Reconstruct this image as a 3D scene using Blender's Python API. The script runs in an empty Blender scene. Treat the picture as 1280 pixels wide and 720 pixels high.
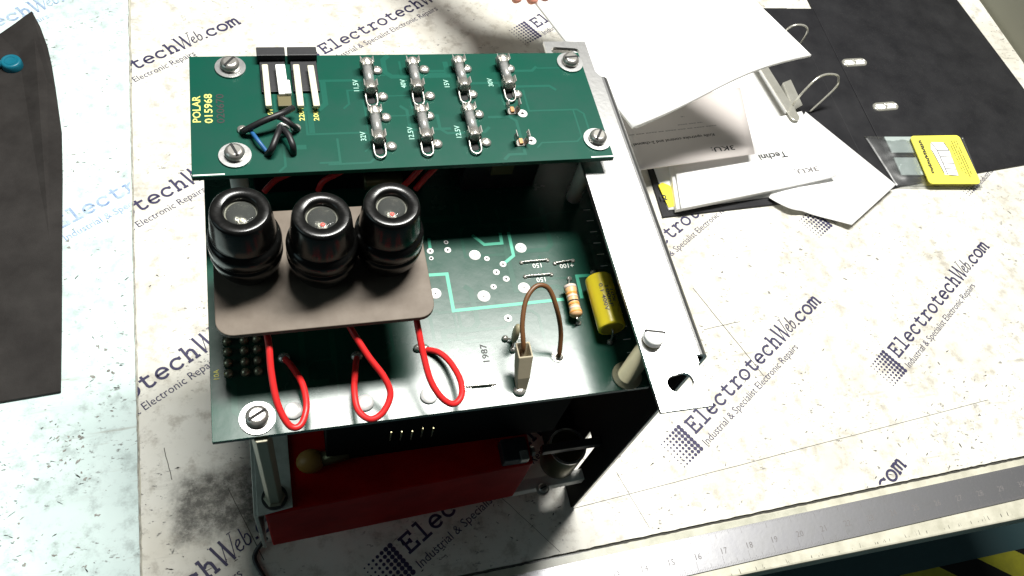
import bpy, bmesh, math, random
from mathutils import Vector, Matrix
random.seed(7)
scene = bpy.context.scene
COL = scene.collection

# ------------------------------------------------------------------ units
# everything is laid out in bench units (1 unit = 1.5 mm); bench surface is z = -78.4
S = 0.0015
ZB = 78.4
F = 1010.487
RM = [[0.96118081, -0.20641025, 0.18310179],
      [-0.08592224, -0.85452257, -0.51225828],
      [0.26219997, 0.47664031, -0.83908593]]
CAM = Vector((31.3321, -153.3979, 383.0))

def U(p):
    return Vector((p[0] * S, p[1] * S, (p[2] + ZB) * S))

# ------------------------------------------------------------------ camera
cd = bpy.data.cameras.new('camera')
cam = bpy.data.objects.new('camera', cd)
COL.objects.link(cam)
m = Matrix(((RM[0][0], -RM[1][0], -RM[2][0]),
            (RM[0][1], -RM[1][1], -RM[2][1]),
            (RM[0][2], -RM[1][2], -RM[2][2]))).to_4x4()
m.translation = U(CAM)
cam.matrix_world = m
cd.sensor_width = 36
cd.lens = 36 * F / 1280
cd.clip_start = 0.01
cd.clip_end = 50
scene.camera = cam

# ------------------------------------------------------------------ world / lamps / exposure
w = bpy.data.worlds.new('World')
scene.world = w
w.use_nodes = True
bg = w.node_tree.nodes['Background']
bg.inputs[0].default_value = (0.85, 0.95, 1.0, 1)
bg.inputs[1].default_value = 0.03

def area(name, loc, target, sx, sy, power, col):
    ld = bpy.data.lights.new(name, 'AREA')
    ld.shape = 'RECTANGLE'
    ld.size = sx * S
    ld.size_y = sy * S
    ld.energy = power
    ld.color = col
    o = bpy.data.objects.new(name, ld)
    COL.objects.link(o)
    o.location = U(loc)
    d = (U(target) - U(loc)).normalized()
    # the lamp's long side stays parallel to the bench front
    zx = -d
    xx = (Vector((1, 0, 0)) - zx * zx.x).normalized()
    yy = zx.cross(xx)
    o.rotation_euler = Matrix((xx, yy, zx)).transposed().to_euler()
    return o

area('ceiling_tube_light', (300, 330, 1150), (120, 20, 96), 600, 170, 78, (1.0, 0.985, 0.94))
area('window_light', (-900, -120, 520), (0, 0, 0), 620, 620, 2.8, (0.66, 0.96, 1.0))

vs = scene.view_settings
vs.view_transform = 'Standard'
vs.look = 'None'
vs.exposure = 0.0
vs.gamma = 1.0
vs.use_curve_mapping = False
scene.render.engine = 'CYCLES'
scene.cycles.max_bounces = 8
scene.cycles.transparent_max_bounces = 16

# ------------------------------------------------------------------ pixel -> point on a level plane
def ray(u, v):
    a = ((u - 640) / F, (v - 360) / F, 1.0)
    return Vector([sum(RM[k][i] * a[k] for k in range(3)) for i in range(3)])

def P(u, v, z):
    d = ray(u, v)
    return CAM + d * ((z - CAM.z) / d.z)

def PB(u, v, h=0.0):
    return P(u, v, -ZB + h)

# ------------------------------------------------------------------ materials
MATS = {}

def mat(name, col, rough=0.5, metal=0.0, spec=0.5, noise=None, bump=None, trans=0.0, alpha=1.0, coat=0.0, ior=1.45,
        stretch=None, sss=0.0):
    """principled material; noise=(scale, amount, second colour), bump=(scale, strength)"""
    if name in MATS:
        return MATS[name]
    mt = bpy.data.materials.new(name)
    mt.use_nodes = True
    nt = mt.node_tree
    b = nt.nodes['Principled BSDF']
    b.inputs['Base Color'].default_value = (*col, 1)
    b.inputs['Roughness'].default_value = rough
    b.inputs['Metallic'].default_value = metal
    b.inputs['Specular IOR Level'].default_value = spec
    b.inputs['Transmission Weight'].default_value = trans
    b.inputs['Alpha'].default_value = alpha
    b.inputs['Coat Weight'].default_value = coat
    b.inputs['IOR'].default_value = ior
    if sss:
        b.inputs['Subsurface Weight'].default_value = sss
        b.inputs['Subsurface Radius'].default_value = (0.004, 0.0015, 0.001)
    tc = nt.nodes.new('ShaderNodeTexCoord')
    if noise:
        sc, amt, c2 = noise
        n = nt.nodes.new('ShaderNodeTexNoise')
        n.inputs['Scale'].default_value = sc
        n.inputs['Detail'].default_value = 6
        n.inputs['Roughness'].default_value = 0.65
        if stretch:
            mpp = nt.nodes.new('ShaderNodeMapping')
            mpp.inputs['Scale'].default_value = stretch
            nt.links.new(tc.outputs['Object'], mpp.inputs['Vector'])
            nt.links.new(mpp.outputs['Vector'], n.inputs['Vector'])
        else:
            nt.links.new(tc.outputs['Object'], n.inputs['Vector'])
        rp = nt.nodes.new('ShaderNodeValToRGB')
        rp.color_ramp.elements[0].position = 0.35
        rp.color_ramp.elements[1].position = 0.7
        rp.color_ramp.elements[0].color = (0, 0, 0, 1)
        rp.color_ramp.elements[1].color = (amt, amt, amt, 1)
        nt.links.new(n.outputs['Fac'], rp.inputs['Fac'])
        mx = nt.nodes.new('ShaderNodeMix')
        mx.data_type = 'RGBA'
        mx.inputs['A'].default_value = (*col, 1)
        mx.inputs['B'].default_value = (*c2, 1)
        nt.links.new(rp.outputs['Color'], mx.inputs['Factor'])
        nt.links.new(mx.outputs['Result'], b.inputs['Base Color'])
        mr = nt.nodes.new('ShaderNodeMapRange')
        mr.inputs['To Min'].default_value = max(0.02, rough - 0.07)
        mr.inputs['To Max'].default_value = min(1, rough + 0.1)
        nt.links.new(n.outputs['Fac'], mr.inputs['Value'])
        nt.links.new(mr.outputs['Result'], b.inputs['Roughness'])
    if bump:
        n2 = nt.nodes.new('ShaderNodeTexNoise')
        n2.inputs['Scale'].default_value = bump[0]
        n2.inputs['Detail'].default_value = 4
        nt.links.new(tc.outputs['Object'], n2.inputs['Vector'])
        bp = nt.nodes.new('ShaderNodeBump')
        bp.inputs['Strength'].default_value = bump[1]
        bp.inputs['Distance'].default_value = 0.0006
        nt.links.new(n2.outputs['Fac'], bp.inputs['Height'])
        nt.links.new(bp.outputs['Normal'], b.inputs['Normal'])
    MATS[name] = mt
    return mt

def sheet_material(name, base, tint, dirt, smudge=None):
    """white printed protective sheet: blotchy film, fine scuffs, a grey rubbed patch"""
    mt = bpy.data.materials.new(name)
    mt.use_nodes = True
    nt = mt.node_tree
    b = nt.nodes['Principled BSDF']
    b.inputs['Roughness'].default_value = 0.5
    b.inputs['Specular IOR Level'].default_value = 0.3
    tc = nt.nodes.new('ShaderNodeTexCoord')
    def noise(scale, detail=5, rough=0.6, vec=None):
        n = nt.nodes.new('ShaderNodeTexNoise')
        n.inputs['Scale'].default_value = scale
        n.inputs['Detail'].default_value = detail
        n.inputs['Roughness'].default_value = rough
        nt.links.new(vec or tc.outputs['Object'], n.inputs['Vector'])
        return n
    def ramp(src, p0, p1, v0=0.0, v1=1.0):
        r = nt.nodes.new('ShaderNodeMapRange')
        r.interpolation_type = 'SMOOTHSTEP'
        r.inputs['From Min'].default_value = p0
        r.inputs['From Max'].default_value = p1
        r.inputs['To Min'].default_value = v0
        r.inputs['To Max'].default_value = v1
        nt.links.new(src, r.inputs['Value'])
        return r.outputs['Result']
    def mixc(fac, a, c2):
        x = nt.nodes.new('ShaderNodeMix')
        x.data_type = 'RGBA'
        nt.links.new(fac, x.inputs['Factor'])
        if isinstance(a, tuple):
            x.inputs['A'].default_value = (*a, 1)
        else:
            nt.links.new(a, x.inputs['A'])
        x.inputs['B'].default_value = (*c2, 1)
        return x.outputs['Result']
    def mul(a, c2):
        x = nt.nodes.new('ShaderNodeMath')
        x.operation = 'MULTIPLY'
        nt.links.new(a, x.inputs[0])
        if isinstance(c2, float):
            x.inputs[1].default_value = c2
        else:
            nt.links.new(c2, x.inputs[1])
        return x.outputs[0]
    big = noise(9, 4)
    col = mixc(ramp(big.outputs['Fac'], 0.38, 0.72, 0, 0.75), base, tint)
    med = noise(60, 6, 0.7)
    col = mixc(ramp(med.outputs['Fac'], 0.48, 0.70, 0, 0.62), col, dirt)
    # small dark scuffs, gathered in patches
    mp = nt.nodes.new('ShaderNodeMapping')
    mp.inputs['Scale'].default_value = (1.0, 1.7, 1.0)
    mp.inputs['Rotation'].default_value = (0, 0, 0.6)
    nt.links.new(tc.outputs['Object'], mp.inputs['Vector'])
    sp = noise(190, 3, 0.6, mp.outputs['Vector'])
    gate = noise(14, 3)
    sc = mul(ramp(sp.outputs['Fac'], 0.60, 0.70), ramp(gate.outputs['Fac'], 0.42, 0.60))
    col = mixc(mul(sc, 0.8), col, (0.10, 0.095, 0.09))
    # long wipe marks
    mp3 = nt.nodes.new('ShaderNodeMapping')
    mp3.inputs['Scale'].default_value = (0.12, 1.0, 1.0)
    mp3.inputs['Rotation'].default_value = (0, 0, -0.5)
    nt.links.new(tc.outputs['Object'], mp3.inputs['Vector'])
    wp = noise(150, 4, 0.6, mp3.outputs['Vector'])
    gate2 = noise(7, 3)
    col = mixc(mul(mul(ramp(wp.outputs['Fac'], 0.58, 0.75), ramp(gate2.outputs['Fac'], 0.42, 0.58)), 0.6), col, (0.30, 0.28, 0.24))
    if smudge:
        cx, cy, rx, ry = smudge
        mp2 = nt.nodes.new('ShaderNodeMapping')
        mp2.vector_type = 'POINT'
        mp2.inputs['Location'].default_value = (-cx / rx, -cy / ry, 0)
        mp2.inputs['Scale'].default_value = (1 / rx, 1 / ry, 0)
        mp2.inputs['Rotation'].default_value = (0, 0, 0.0)
        nt.links.new(tc.outputs['Object'], mp2.inputs['Vector'])
        wn = noise(38, 6, 0.7)
        ad = nt.nodes.new('ShaderNodeVectorMath')
        ad.operation = 'ADD'
        nt.links.new(mp2.outputs['Vector'], ad.inputs[0])
        sub = nt.nodes.new('ShaderNodeVectorMath')
        sub.operation = 'SUBTRACT'
        nt.links.new(wn.outputs['Color'], sub.inputs[0])
        sub.inputs[1].default_value = (0.5, 0.5, 0.5)
        sca = nt.nodes.new('ShaderNodeVectorMath')
        sca.operation = 'SCALE'
        sca.inputs['Scale'].default_value = 1.3
        nt.links.new(sub.outputs[0], sca.inputs[0])
        nt.links.new(sca.outputs[0], ad.inputs[1])
        ab = nt.nodes.new('ShaderNodeVectorMath')
        ab.operation = 'ABSOLUTE'
        nt.links.new(ad.outputs[0], ab.inputs[0])
        sx = nt.nodes.new('ShaderNodeSeparateXYZ')
        nt.links.new(ab.outputs[0], sx.inputs[0])
        mxm = nt.nodes.new('ShaderNodeMath')
        mxm.operation = 'SMOOTH_MAX'
        mxm.inputs[2].default_value = 0.25
        nt.links.new(sx.outputs[0], mxm.inputs[0])
        nt.links.new(sx.outputs[1], mxm.inputs[1])
        inside = ramp(mxm.outputs[0], 1.2, 0.55)
        mot = noise(110, 8, 0.8)
        col = mixc(mul(inside, ramp(mot.outputs['Fac'], 0.34, 0.60, 0.45, 1.0)), col, (0.09, 0.088, 0.075))
    nt.links.new(col, b.inputs['Base Color'])
    bn = noise(70, 3)
    bp = nt.nodes.new('ShaderNodeBump')
    bp.inputs['Strength'].default_value = 0.15
    bp.inputs['Distance'].default_value = 0.0008
    nt.links.new(bn.outputs['Fac'], bp.inputs['Height'])
    nt.links.new(bp.outputs['Normal'], b.inputs['Normal'])
    return mt

M_sheet = sheet_material('printed_sheet_white', (0.71, 0.70, 0.64), (0.54, 0.51, 0.43), (0.30, 0.27, 0.22),
                         smudge=((-17 - 200) * S, (-9 - 150) * S, 25 * S, 20 * S))
M_sheet_mint = sheet_material('printed_sheet_mint', (0.64, 0.76, 0.74), (0.50, 0.62, 0.60), (0.30, 0.36, 0.35))
M_ink = mat('navy_ink', (0.022, 0.019, 0.065), 0.6, noise=(900, 0.5, (0.06, 0.055, 0.11)))
M_ink_pale = mat('faded_blue_ink', (0.16, 0.24, 0.44), 0.6, noise=(120, 1.0, (0.50, 0.62, 0.68)))
M_pcb_top = mat('green_solder_mask', (0.0005, 0.054, 0.034), 0.32, spec=0.3, noise=(40, 0.5, (0.0007, 0.040, 0.029)))
M_pcb = mat('dark_green_solder_mask', (0.001, 0.046, 0.028), 0.24, spec=0.55, noise=(35, 0.6, (0.0015, 0.032, 0.021)), bump=(180, 0.05))
M_pcb_edge = mat('board_edge', (0.22, 0.20, 0.10), 0.6)
M_trace = mat('pale_green_trace', (0.02, 0.32, 0.20), 0.4)
M_silk = mat('white_silkscreen', (0.75, 0.76, 0.72), 0.6)
M_silk_pale = mat('pale_green_silkscreen', (0.28, 0.50, 0.42), 0.6)
M_silk_yellow = mat('yellow_silkscreen', (0.60, 0.58, 0.14), 0.6)
M_ink_black = mat('black_stamp_ink', (0.012, 0.012, 0.012), 0.6)
M_tin = mat('tinned_solder', (0.60, 0.59, 0.55), 0.26, 0.75, noise=(900, 0.8, (0.28, 0.26, 0.22)), bump=(1500, .4))
M_pad = mat('solder_mask_pad', (0.86, 0.86, 0.84), 0.45, 0.0)  # white colour stands in for the lamp reflected in the solder
M_hole = mat('drilled_hole', (0.006, 0.006, 0.006), 0.7)
M_steel = mat('plated_steel', (0.48, 0.47, 0.44), 0.28, 0.75, noise=(400, 0.7, (0.22, 0.21, 0.18)))
M_alu = mat('brushed_aluminium', (0.74, 0.74, 0.73), 0.30, 1.0, noise=(45, 0.8, (0.50, 0.50, 0.49)), bump=(400, 0.08))
M_panel = mat('worn_panel_metal', (0.74, 0.74, 0.73), 0.30, 1.0, noise=(120, 1.0, (0.42, 0.42, 0.41)), bump=(300, 0.1), stretch=(1.0, 0.22, 1.0))
M_alu_dull = mat('dull_aluminium', (0.55, 0.55, 0.53), 0.5, 0.6, noise=(120, 0.6, (0.34, 0.34, 0.32)))
M_shade_black = mat('shade_black', (0.006, 0.006, 0.006), 0.8, spec=0.1)  # near-black stand-in for the shade inside the unit
M_taupe = mat('taupe_laminate', (0.145, 0.118, 0.092), 0.55, spec=0.3, noise=(70, 0.7, (0.10, 0.078, 0.06)), bump=(500, 0.08))
M_bake = mat('black_bakelite', (0.004, 0.004, 0.004), 0.20, spec=0.38, noise=(220, 0.6, (0.010, 0.010, 0.009)), bump=(60, 0.06))
M_glass = mat('window_glass', (0.9, 0.95, 0.9), 0.05, alpha=0.05, spec=0.9)
M_bowl = mat('fuse_contact_bowl', (0.13, 0.13, 0.11), 0.22, 1.0, noise=(420, 0.9, (0.02, 0.02, 0.018)), bump=(300, .5))
M_red_dot = mat('red_indicator', (0.75, 0.06, 0.04), 0.35)
M_cream_dot = mat('cream_indicator', (0.72, 0.70, 0.48), 0.35)
M_wire_red = mat('red_pvc', (0.62, 0.018, 0.018), 0.38, noise=(200, 0.4, (0.5, 0.02, 0.02)))
M_wire_black = mat('black_pvc', (0.010, 0.010, 0.011), 0.45)
M_wire_blue = mat('blue_pvc', (0.015, 0.09, 0.24), 0.45)
M_wire_brown = mat('brown_pvc', (0.13, 0.058, 0.022), 0.4)
M_cream = mat('cream_nylon', (0.58, 0.56, 0.44), 0.4, noise=(90, 0.4, (0.50, 0.47, 0.35)))
M_olive_nylon = mat('olive_nylon', (0.34, 0.32, 0.21), 0.4, noise=(90, 0.4, (0.28, 0.26, 0.17)))
M_white_nylon = mat('white_nylon', (0.85, 0.85, 0.82), 0.4)
M_beige = mat('beige_terminal_cover', (0.42, 0.37, 0.26), 0.42, noise=(150, 0.5, (0.34, 0.29, 0.2)))
M_disc = mat('tan_ceramic', (0.36, 0.32, 0.20), 0.45)
M_yellow = mat('yellow_film_wrap', (0.95, 0.78, 0.04), 0.30, noise=(120, 0.4, (0.86, 0.66, 0.03)))
M_yellow_end = mat('yellow_epoxy_end', (0.42, 0.30, 0.03), 0.45)
M_resist = mat('resistor_tan', (0.66, 0.40, 0.20), 0.4)
M_band_o = mat('resistor_orange_band', (0.72, 0.30, 0.06), 0.4)
M_band_k = mat('resistor_black_band', (0.02, 0.015, 0.015), 0.4)
M_band_p = mat('resistor_pale_band', (0.62, 0.52, 0.46), 0.4)
M_black_plastic = mat('black_plastic', (0.014, 0.014, 0.016), 0.45, bump=(300, 0.1))
M_grey_post = mat('olive_grey_post', (0.26, 0.25, 0.18), 0.4, 0.3)
M_red_box = mat('red_insulation_sheet', (0.40, 0.002, 0.0015), 0.5, spec=0.1, noise=(25, 0.8, (0.22, 0.0015, 0.0015)))
M_orange = mat('amber_resin', (0.30, 0.15, 0.03), 0.45)
M_rubber = mat('black_rubber', (0.017, 0.015, 0.014), 0.72, spec=0.2, noise=(24, 0.9, (0.034, 0.031, 0.029)), bump=(900, 0.25))
M_teal = mat('teal_rubber', (0.005, 0.13, 0.19), 0.4)
M_binder = mat('black_binder_card', (0.011, 0.011, 0.013), 0.55, spec=0.3, noise=(18, 0.9, (0.024, 0.024, 0.026)), bump=(700, 0.25))
M_paper = mat('white_paper', (0.86, 0.86, 0.85), 0.7, spec=0.2, bump=(60, 0.05))
M_paper_shade = mat('shaded_paper', (0.66, 0.61, 0.58), 0.75, spec=0.2, bump=(60, 0.05))  # shade of the lifted pages put into the paper colour
M_print = mat('laser_print', (0.03, 0.03, 0.03), 0.6)
M_print_grey = mat('grey_print', (0.16, 0.15, 0.15), 0.6)
M_tab = mat('yellow_card_tab', (0.86, 0.72, 0.04), 0.6)
M_card = mat('yellow_card', (0.88, 0.80, 0.10), 0.55)
M_bag = mat('clear_polythene', (0.95, 0.97, 0.97), 0.10, trans=0.0, alpha=0.20, spec=0.9, bump=(110, 1.0))
M_chrome = mat('nickel_plate', (0.66, 0.65, 0.58), 0.2, 0.6, noise=(60, 0.5, (0.42, 0.41, 0.34)))
M_smoke = mat('grey_moulding', (0.30, 0.35, 0.34), 0.4)
M_clearpl = mat('pale_moulding', (0.46, 0.53, 0.51), 0.35, alpha=0.8)
M_ruler = mat('satin_steel_rule', (0.40, 0.40, 0.41), 0.36, 0.85, noise=(60, 0.7, (0.26, 0.26, 0.28)), bump=(300, 0.06))
M_bench_edge = mat('dirty_cream_edging', (0.58, 0.56, 0.46), 0.5, noise=(55, 0.8, (0.36, 0.35, 0.27)))
M_tape = mat('clear_tape', (0.9, 0.9, 0.84), 0.15, alpha=0.22, spec=0.7, bump=(120, 0.5))
M_floor = mat('dark_teal_floor', (0.07, 0.15, 0.165), 0.6, noise=(8, 0.6, (0.10, 0.17, 0.18)))
M_haz_y = mat('hazard_yellow', (0.75, 0.72, 0.06), 0.55, noise=(30, 0.6, (0.45, 0.43, 0.06)))
M_haz_k = mat('hazard_black', (0.015, 0.015, 0.014), 0.6)
M_wall = mat('olive_grey_paint', (0.20, 0.20, 0.155), 0.6, noise=(6, 0.5, (0.23, 0.225, 0.18)))
M_skin = mat('skin', (0.62, 0.27, 0.19), 0.5, sss=0.3, noise=(90, 0.4, (0.55, 0.2, 0.14)))
M_debris = mat('dark_scuff', (0.022, 0.02, 0.018), 0.8)
M_gap = mat('dark_grime', (0.05, 0.048, 0.04), 0.8)
M_copper = mat('bare_wire', (0.75, 0.72, 0.66), 0.25, 1.0)
M_dark_metal = mat('dark_gunmetal', (0.06, 0.06, 0.06), 0.4, 0.5)
M_olive_can = mat('olive_can', (0.10, 0.09, 0.045), 0.3, 0.6)

def film_material(name, fac, rough):
    """thin clear film: see-through with a glossy skin"""
    mt = bpy.data.materials.new(name)
    mt.use_nodes = True
    nt = mt.node_tree
    nt.nodes.remove(nt.nodes['Principled BSDF'])
    out = nt.nodes['Material Output']
    tr = nt.nodes.new('ShaderNodeBsdfTransparent')
    tr.inputs[0].default_value = (0.975, 0.98, 0.98, 1)
    gl = nt.nodes.new('ShaderNodeBsdfGlossy')
    gl.inputs['Roughness'].default_value = rough
    lw = nt.nodes.new('ShaderNodeLayerWeight')
    lw.inputs['Blend'].default_value = 0.35
    fr = nt.nodes.new('ShaderNodeMath')
    fr.operation = 'MULTIPLY'
    fr.inputs[1].default_value = 0.12
    nt.links.new(lw.outputs['Facing'], fr.inputs[0])
    ad = nt.nodes.new('ShaderNodeMath')
    ad.operation = 'ADD'
    ad.inputs[1].default_value = fac
    nt.links.new(fr.outputs[0], ad.inputs[0])
    mx = nt.nodes.new('ShaderNodeMixShader')
    nt.links.new(ad.outputs[0], mx.inputs[0])
    nt.links.new(tr.outputs[0], mx.inputs[1])
    nt.links.new(gl.outputs[0], mx.inputs[2])
    nt.links.new(mx.outputs[0], out.inputs['Surface'])
    return mt
M_bag = film_material('clear_polythene_film', 0.13, 0.34)
M_tape = film_material('clear_tape_film', 0.02, 0.2)

# ------------------------------------------------------------------ mesh builder
ORG = {}

class MB:
    def __init__(self):
        self.v = []
        self.f = []
        self.mi = []
        self.sm = []
    def add(self, vs_, fs, mi=0, smooth=False):
        o = len(self.v)
        self.v += [tuple(x) for x in vs_]
        for q in fs:
            self.f.append(tuple(i + o for i in q))
            self.mi.append(mi)
            self.sm.append(smooth)
        return self
    def box(self, x0, x1, y0, y1, z0, z1, mi=0):
        v = [(x0, y0, z0), (x1, y0, z0), (x1, y1, z0), (x0, y1, z0), (x0, y0, z1), (x1, y0, z1), (x1, y1, z1), (x0, y1, z1)]
        return self.add(v, [(0, 3, 2, 1), (4, 5, 6, 7), (0, 1, 5, 4), (1, 2, 6, 5), (2, 3, 7, 6), (3, 0, 4, 7)], mi)
    def prism(self, poly, z0, z1, mi=0):
        """poly: (x, y) anticlockwise, or (x, y, dz)"""
        n = len(poly)
        lift = [(p[2] if len(p) > 2 else 0) for p in poly]
        v = [(p[0], p[1], z0 + l) for p, l in zip(poly, lift)] + [(p[0], p[1], z1 + l) for p, l in zip(poly, lift)]
        f = [tuple(range(n - 1, -1, -1)), tuple(range(n, 2 * n))]
        f += [(i, (i + 1) % n, (i + 1) % n + n, i + n) for i in range(n)]
        return self.add(v, f, mi)
    def lathe(self, c, prof, n=32, mi=0, axis=None, smooth=True, caps=True):
        """prof: list of (r, h) along the axis starting at c"""
        ax = Vector(axis or (0, 0, 1)).normalized()
        t = Vector((1, 0, 0)) if abs(ax.x) < 0.8 else Vector((0, 1, 0))
        a = (t - ax * t.dot(ax)).normalized()
        b = ax.cross(a)
        c = Vector(c)
        v = []
        for r, h in prof:
            for k in range(n):
                q = 2 * math.pi * k / n
                v.append(c + ax * h + a * (r * math.cos(q)) + b * (r * math.sin(q)))
        f = []
        for j in range(len(prof) - 1):
            for k in range(n):
                k2 = (k + 1) % n
                f.append((j * n + k, j * n + k2, (j + 1) * n + k2, (j + 1) * n + k))
        self.add(v, f, mi, smooth)
        o = len(self.v) - len(v)
        if caps and prof[0][0] > 1e-6:
            self.f.append(tuple(o + k for k in range(n - 1, -1, -1))); self.mi.append(mi); self.sm.append(False)
        if caps and prof[-1][0] > 1e-6:
            self.f.append(tuple(o + (len(prof) - 1) * n + k for k in range(n))); self.mi.append(mi); self.sm.append(False)
        return self
    def cyl(self, p0, p1, r0, r1=None, n=20, mi=0):
        p0 = Vector(p0); p1 = Vector(p1)
        r1 = r0 if r1 is None else r1
        return self.lathe(p0, [(r0, 0), (r1, (p1 - p0).length)], n, mi, p1 - p0)
    def ring(self, c, r0, r1, z0, z1, n=28, mi=0):
        c = Vector(c)
        v = []
        for r, z in ((r0, z0), (r1, z0), (r1, z1), (r0, z1)):
            for k in range(n):
                q = 2 * math.pi * k / n
                v.append((c.x + r * math.cos(q), c.y + r * math.sin(q), c.z + z))
        f = []
        for j in range(4):
            for k in range(n):
                k2 = (k + 1) % n
                f.append((j * n + k, j * n + k2, ((j + 1) % 4) * n + k2, ((j + 1) % 4) * n + k))
        return self.add(v, f, mi)
    def tube(self, pts, r, n=10, mi=0, smooth_path=6, cap=True):
        pts = [Vector(p) for p in pts]
        if smooth_path and len(pts) > 2:
            out = []
            for i in range(len(pts) - 1):
                p0 = pts[max(i - 1, 0)]; p1 = pts[i]; p2 = pts[i + 1]; p3 = pts[min(i + 2, len(pts) - 1)]
                for k in range(smooth_path):
                    t = k / smooth_path
                    out.append(0.5 * ((2 * p1) + (p2 - p0) * t + (2 * p0 - 5 * p1 + 4 * p2 - p3) * t * t + (3 * p1 - p0 - 3 * p2 + p3) * t ** 3))
            out.append(pts[-1])
            pts = out
        rs = r if isinstance(r, (list, tuple)) else [r] * len(pts)
        if len(rs) != len(pts):
            rs = [rs[min(int(i * len(rs) / len(pts)), len(rs) - 1)] for i in range(len(pts))]
        tang = []
        for i in range(len(pts)):
            d = pts[min(i + 1, len(pts) - 1)] - pts[max(i - 1, 0)]
            tang.append(d.normalized())
        ref = Vector((0, 0, 1)) if abs(tang[0].z) < 0.9 else Vector((1, 0, 0))
        a = (ref - tang[0] * ref.dot(tang[0])).normalized()
        v = []
        for i, p in enumerate(pts):
            a = (a - tang[i] * a.dot(tang[i])).normalized()
            b = tang[i].cross(a)
            for k in range(n):
                q = 2 * math.pi * k / n
                v.append(p + a * (rs[i] * math.cos(q)) + b * (rs[i] * math.sin(q)))
        f = []
        for i in range(len(pts) - 1):
            for k in range(n):
                k2 = (k + 1) % n
                f.append((i * n + k, i * n + k2, (i + 1) * n + k2, (i + 1) * n + k))
        self.add(v, f, mi, True)
        if cap:
            o = len(self.v) - len(v)
            self.f.append(tuple(o + k for k in range(n - 1, -1, -1))); self.mi.append(mi); self.sm.append(False)
            self.f.append(tuple(o + (len(pts) - 1) * n + k for k in range(n))); self.mi.append(mi); self.sm.append(False)
        return self
    def blob(self, c, rx, ry, rz, n=14, m=8, mi=0, low=-0.35):
        """flattened ball cut at low*rz, for solder joints and heads"""
        prof = []
        a0 = math.asin(low)
        v = []
        for j in range(m + 1):
            a = a0 + (math.pi / 2 - a0) * j / m
            for k in range(n):
                q = 2 * math.pi * k / n
                v.append((c[0] + rx * math.cos(a) * math.cos(q), c[1] + ry * math.cos(a) * math.sin(q), c[2] + rz * (math.sin(a) - low)))
        f = []
        for j in range(m):
            for k in range(n):
                k2 = (k + 1) % n
                f.append((j * n + k, j * n + k2, (j + 1) * n + k2, (j + 1) * n + k))
        return self.add(v, f, mi, True)
    def strip(self, pts, wdt, z, thick=0.0, mi=0):
        """flat polyline of constant width with mitred corners, lying at height z"""
        pts = [Vector((p[0], p[1])) for p in pts]
        L = []; Rr = []
        closed = (pts[0] - pts[-1]).length < 1e-6
        for i, p in enumerate(pts):
            if closed and i in (0, len(pts) - 1):
                d0 = (pts[0] - pts[-2]).normalized(); d1 = (pts[1] - pts[0]).normalized()
            else:
                d0 = (p - pts[i - 1]).normalized() if i > 0 else (pts[1] - p).normalized()
                d1 = (pts[i + 1] - p).normalized() if i < len(pts) - 1 else d0
            nrm = Vector((-(d0 + d1).y, (d0 + d1).x))
            nrm = nrm.normalized() if nrm.length > 1e-6 else Vector((-d0.y, d0.x))
            k = 1 / max(0.5, nrm.dot(Vector((-d0.y, d0.x))))
            L.append(p + nrm * (wdt / 2 * k)); Rr.append(p - nrm * (wdt / 2 * k))
        n = len(pts)
        v = [(q.x, q.y, z) for q in Rr] + [(q.x, q.y, z) for q in L]
        return self.add(v, [(i, i + 1, n + i + 1, n + i) for i in range(n - 1)], mi)
    def xf(self, fn, start=0):
        self.v = self.v[:start] + [tuple(fn(Vector(p))) for p in self.v[start:]]
        return self
    def build(self, name, mats, parent=None, origin=None, bevel=0.0, segs=2, subsurf=0, rot=None):
        if origin is None:
            origin = ORG[parent.name] if parent is not None else (0, 0, -ZB)
        me = bpy.data.meshes.new(name)
        o3 = Vector(origin)
        me.from_pydata([tuple((Vector(p) - o3) * S) for p in self.v], [], self.f)
        if not isinstance(mats, (list, tuple)):
            mats = [mats]
        for q in mats:
            me.materials.append(q)
        me.polygons.foreach_set('material_index', self.mi)
        me.polygons.foreach_set('use_smooth', self.sm)
        me.update()
        ob = bpy.data.objects.new(name, me)
        COL.objects.link(ob)
        if parent is not None:
            ob.parent = parent
            ob.location = (Vector(origin) - Vector(ORG[parent.name])) * S
        else:
            ob.location = U(origin)
        ORG[ob.name] = tuple(origin)
        if bevel:
            bv = ob.modifiers.new('bevel', 'BEVEL')
            bv.width = bevel * S
            bv.segments = segs
            bv.limit_method = 'ANGLE'
            bv.angle_limit = math.radians(40)
        if subsurf:
            ss = ob.modifiers.new('subsurf', 'SUBSURF')
            ss.levels = subsurf
            ss.render_levels = subsurf
        return ob

def root(name, at, label, cat, group=None):
    o = bpy.data.objects.new(name, None)
    COL.objects.link(o)
    o.location = U(at)
    o.empty_display_size = 0.01
    ORG[o.name] = tuple(at)
    o['label'] = label
    o['category'] = cat
    if group:
        o['group'] = group
    return o

def tag(o, label, cat, group=None):
    o['label'] = label
    o['category'] = cat
    if group:
        o['group'] = group
    return o

def structure(o):
    o['kind'] = 'structure'
    return o

def dup(src, parent, at):
    """copy of a part and its sub-parts at a new origin"""
    c = src.copy()
    COL.objects.link(c)
    c.parent = parent
    c.location = (Vector(at) - Vector(ORG[parent.name])) * S
    ORG[c.name] = tuple(at)
    for ch in list(src.children):
        d = ch.copy()
        COL.objects.link(d)
        d.parent = c
        d.location = ch.location.copy()
    return c

# ------------------------------------------------------------------ lettering
def arc(cx, cy, rx, ry, a0, a1, n=14):
    return [(cx + rx * math.cos(math.radians(a0 + (a1 - a0) * i / n)), cy + ry * math.sin(math.radians(a0 + (a1 - a0) * i / n))) for i in range(n + 1)]

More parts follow.
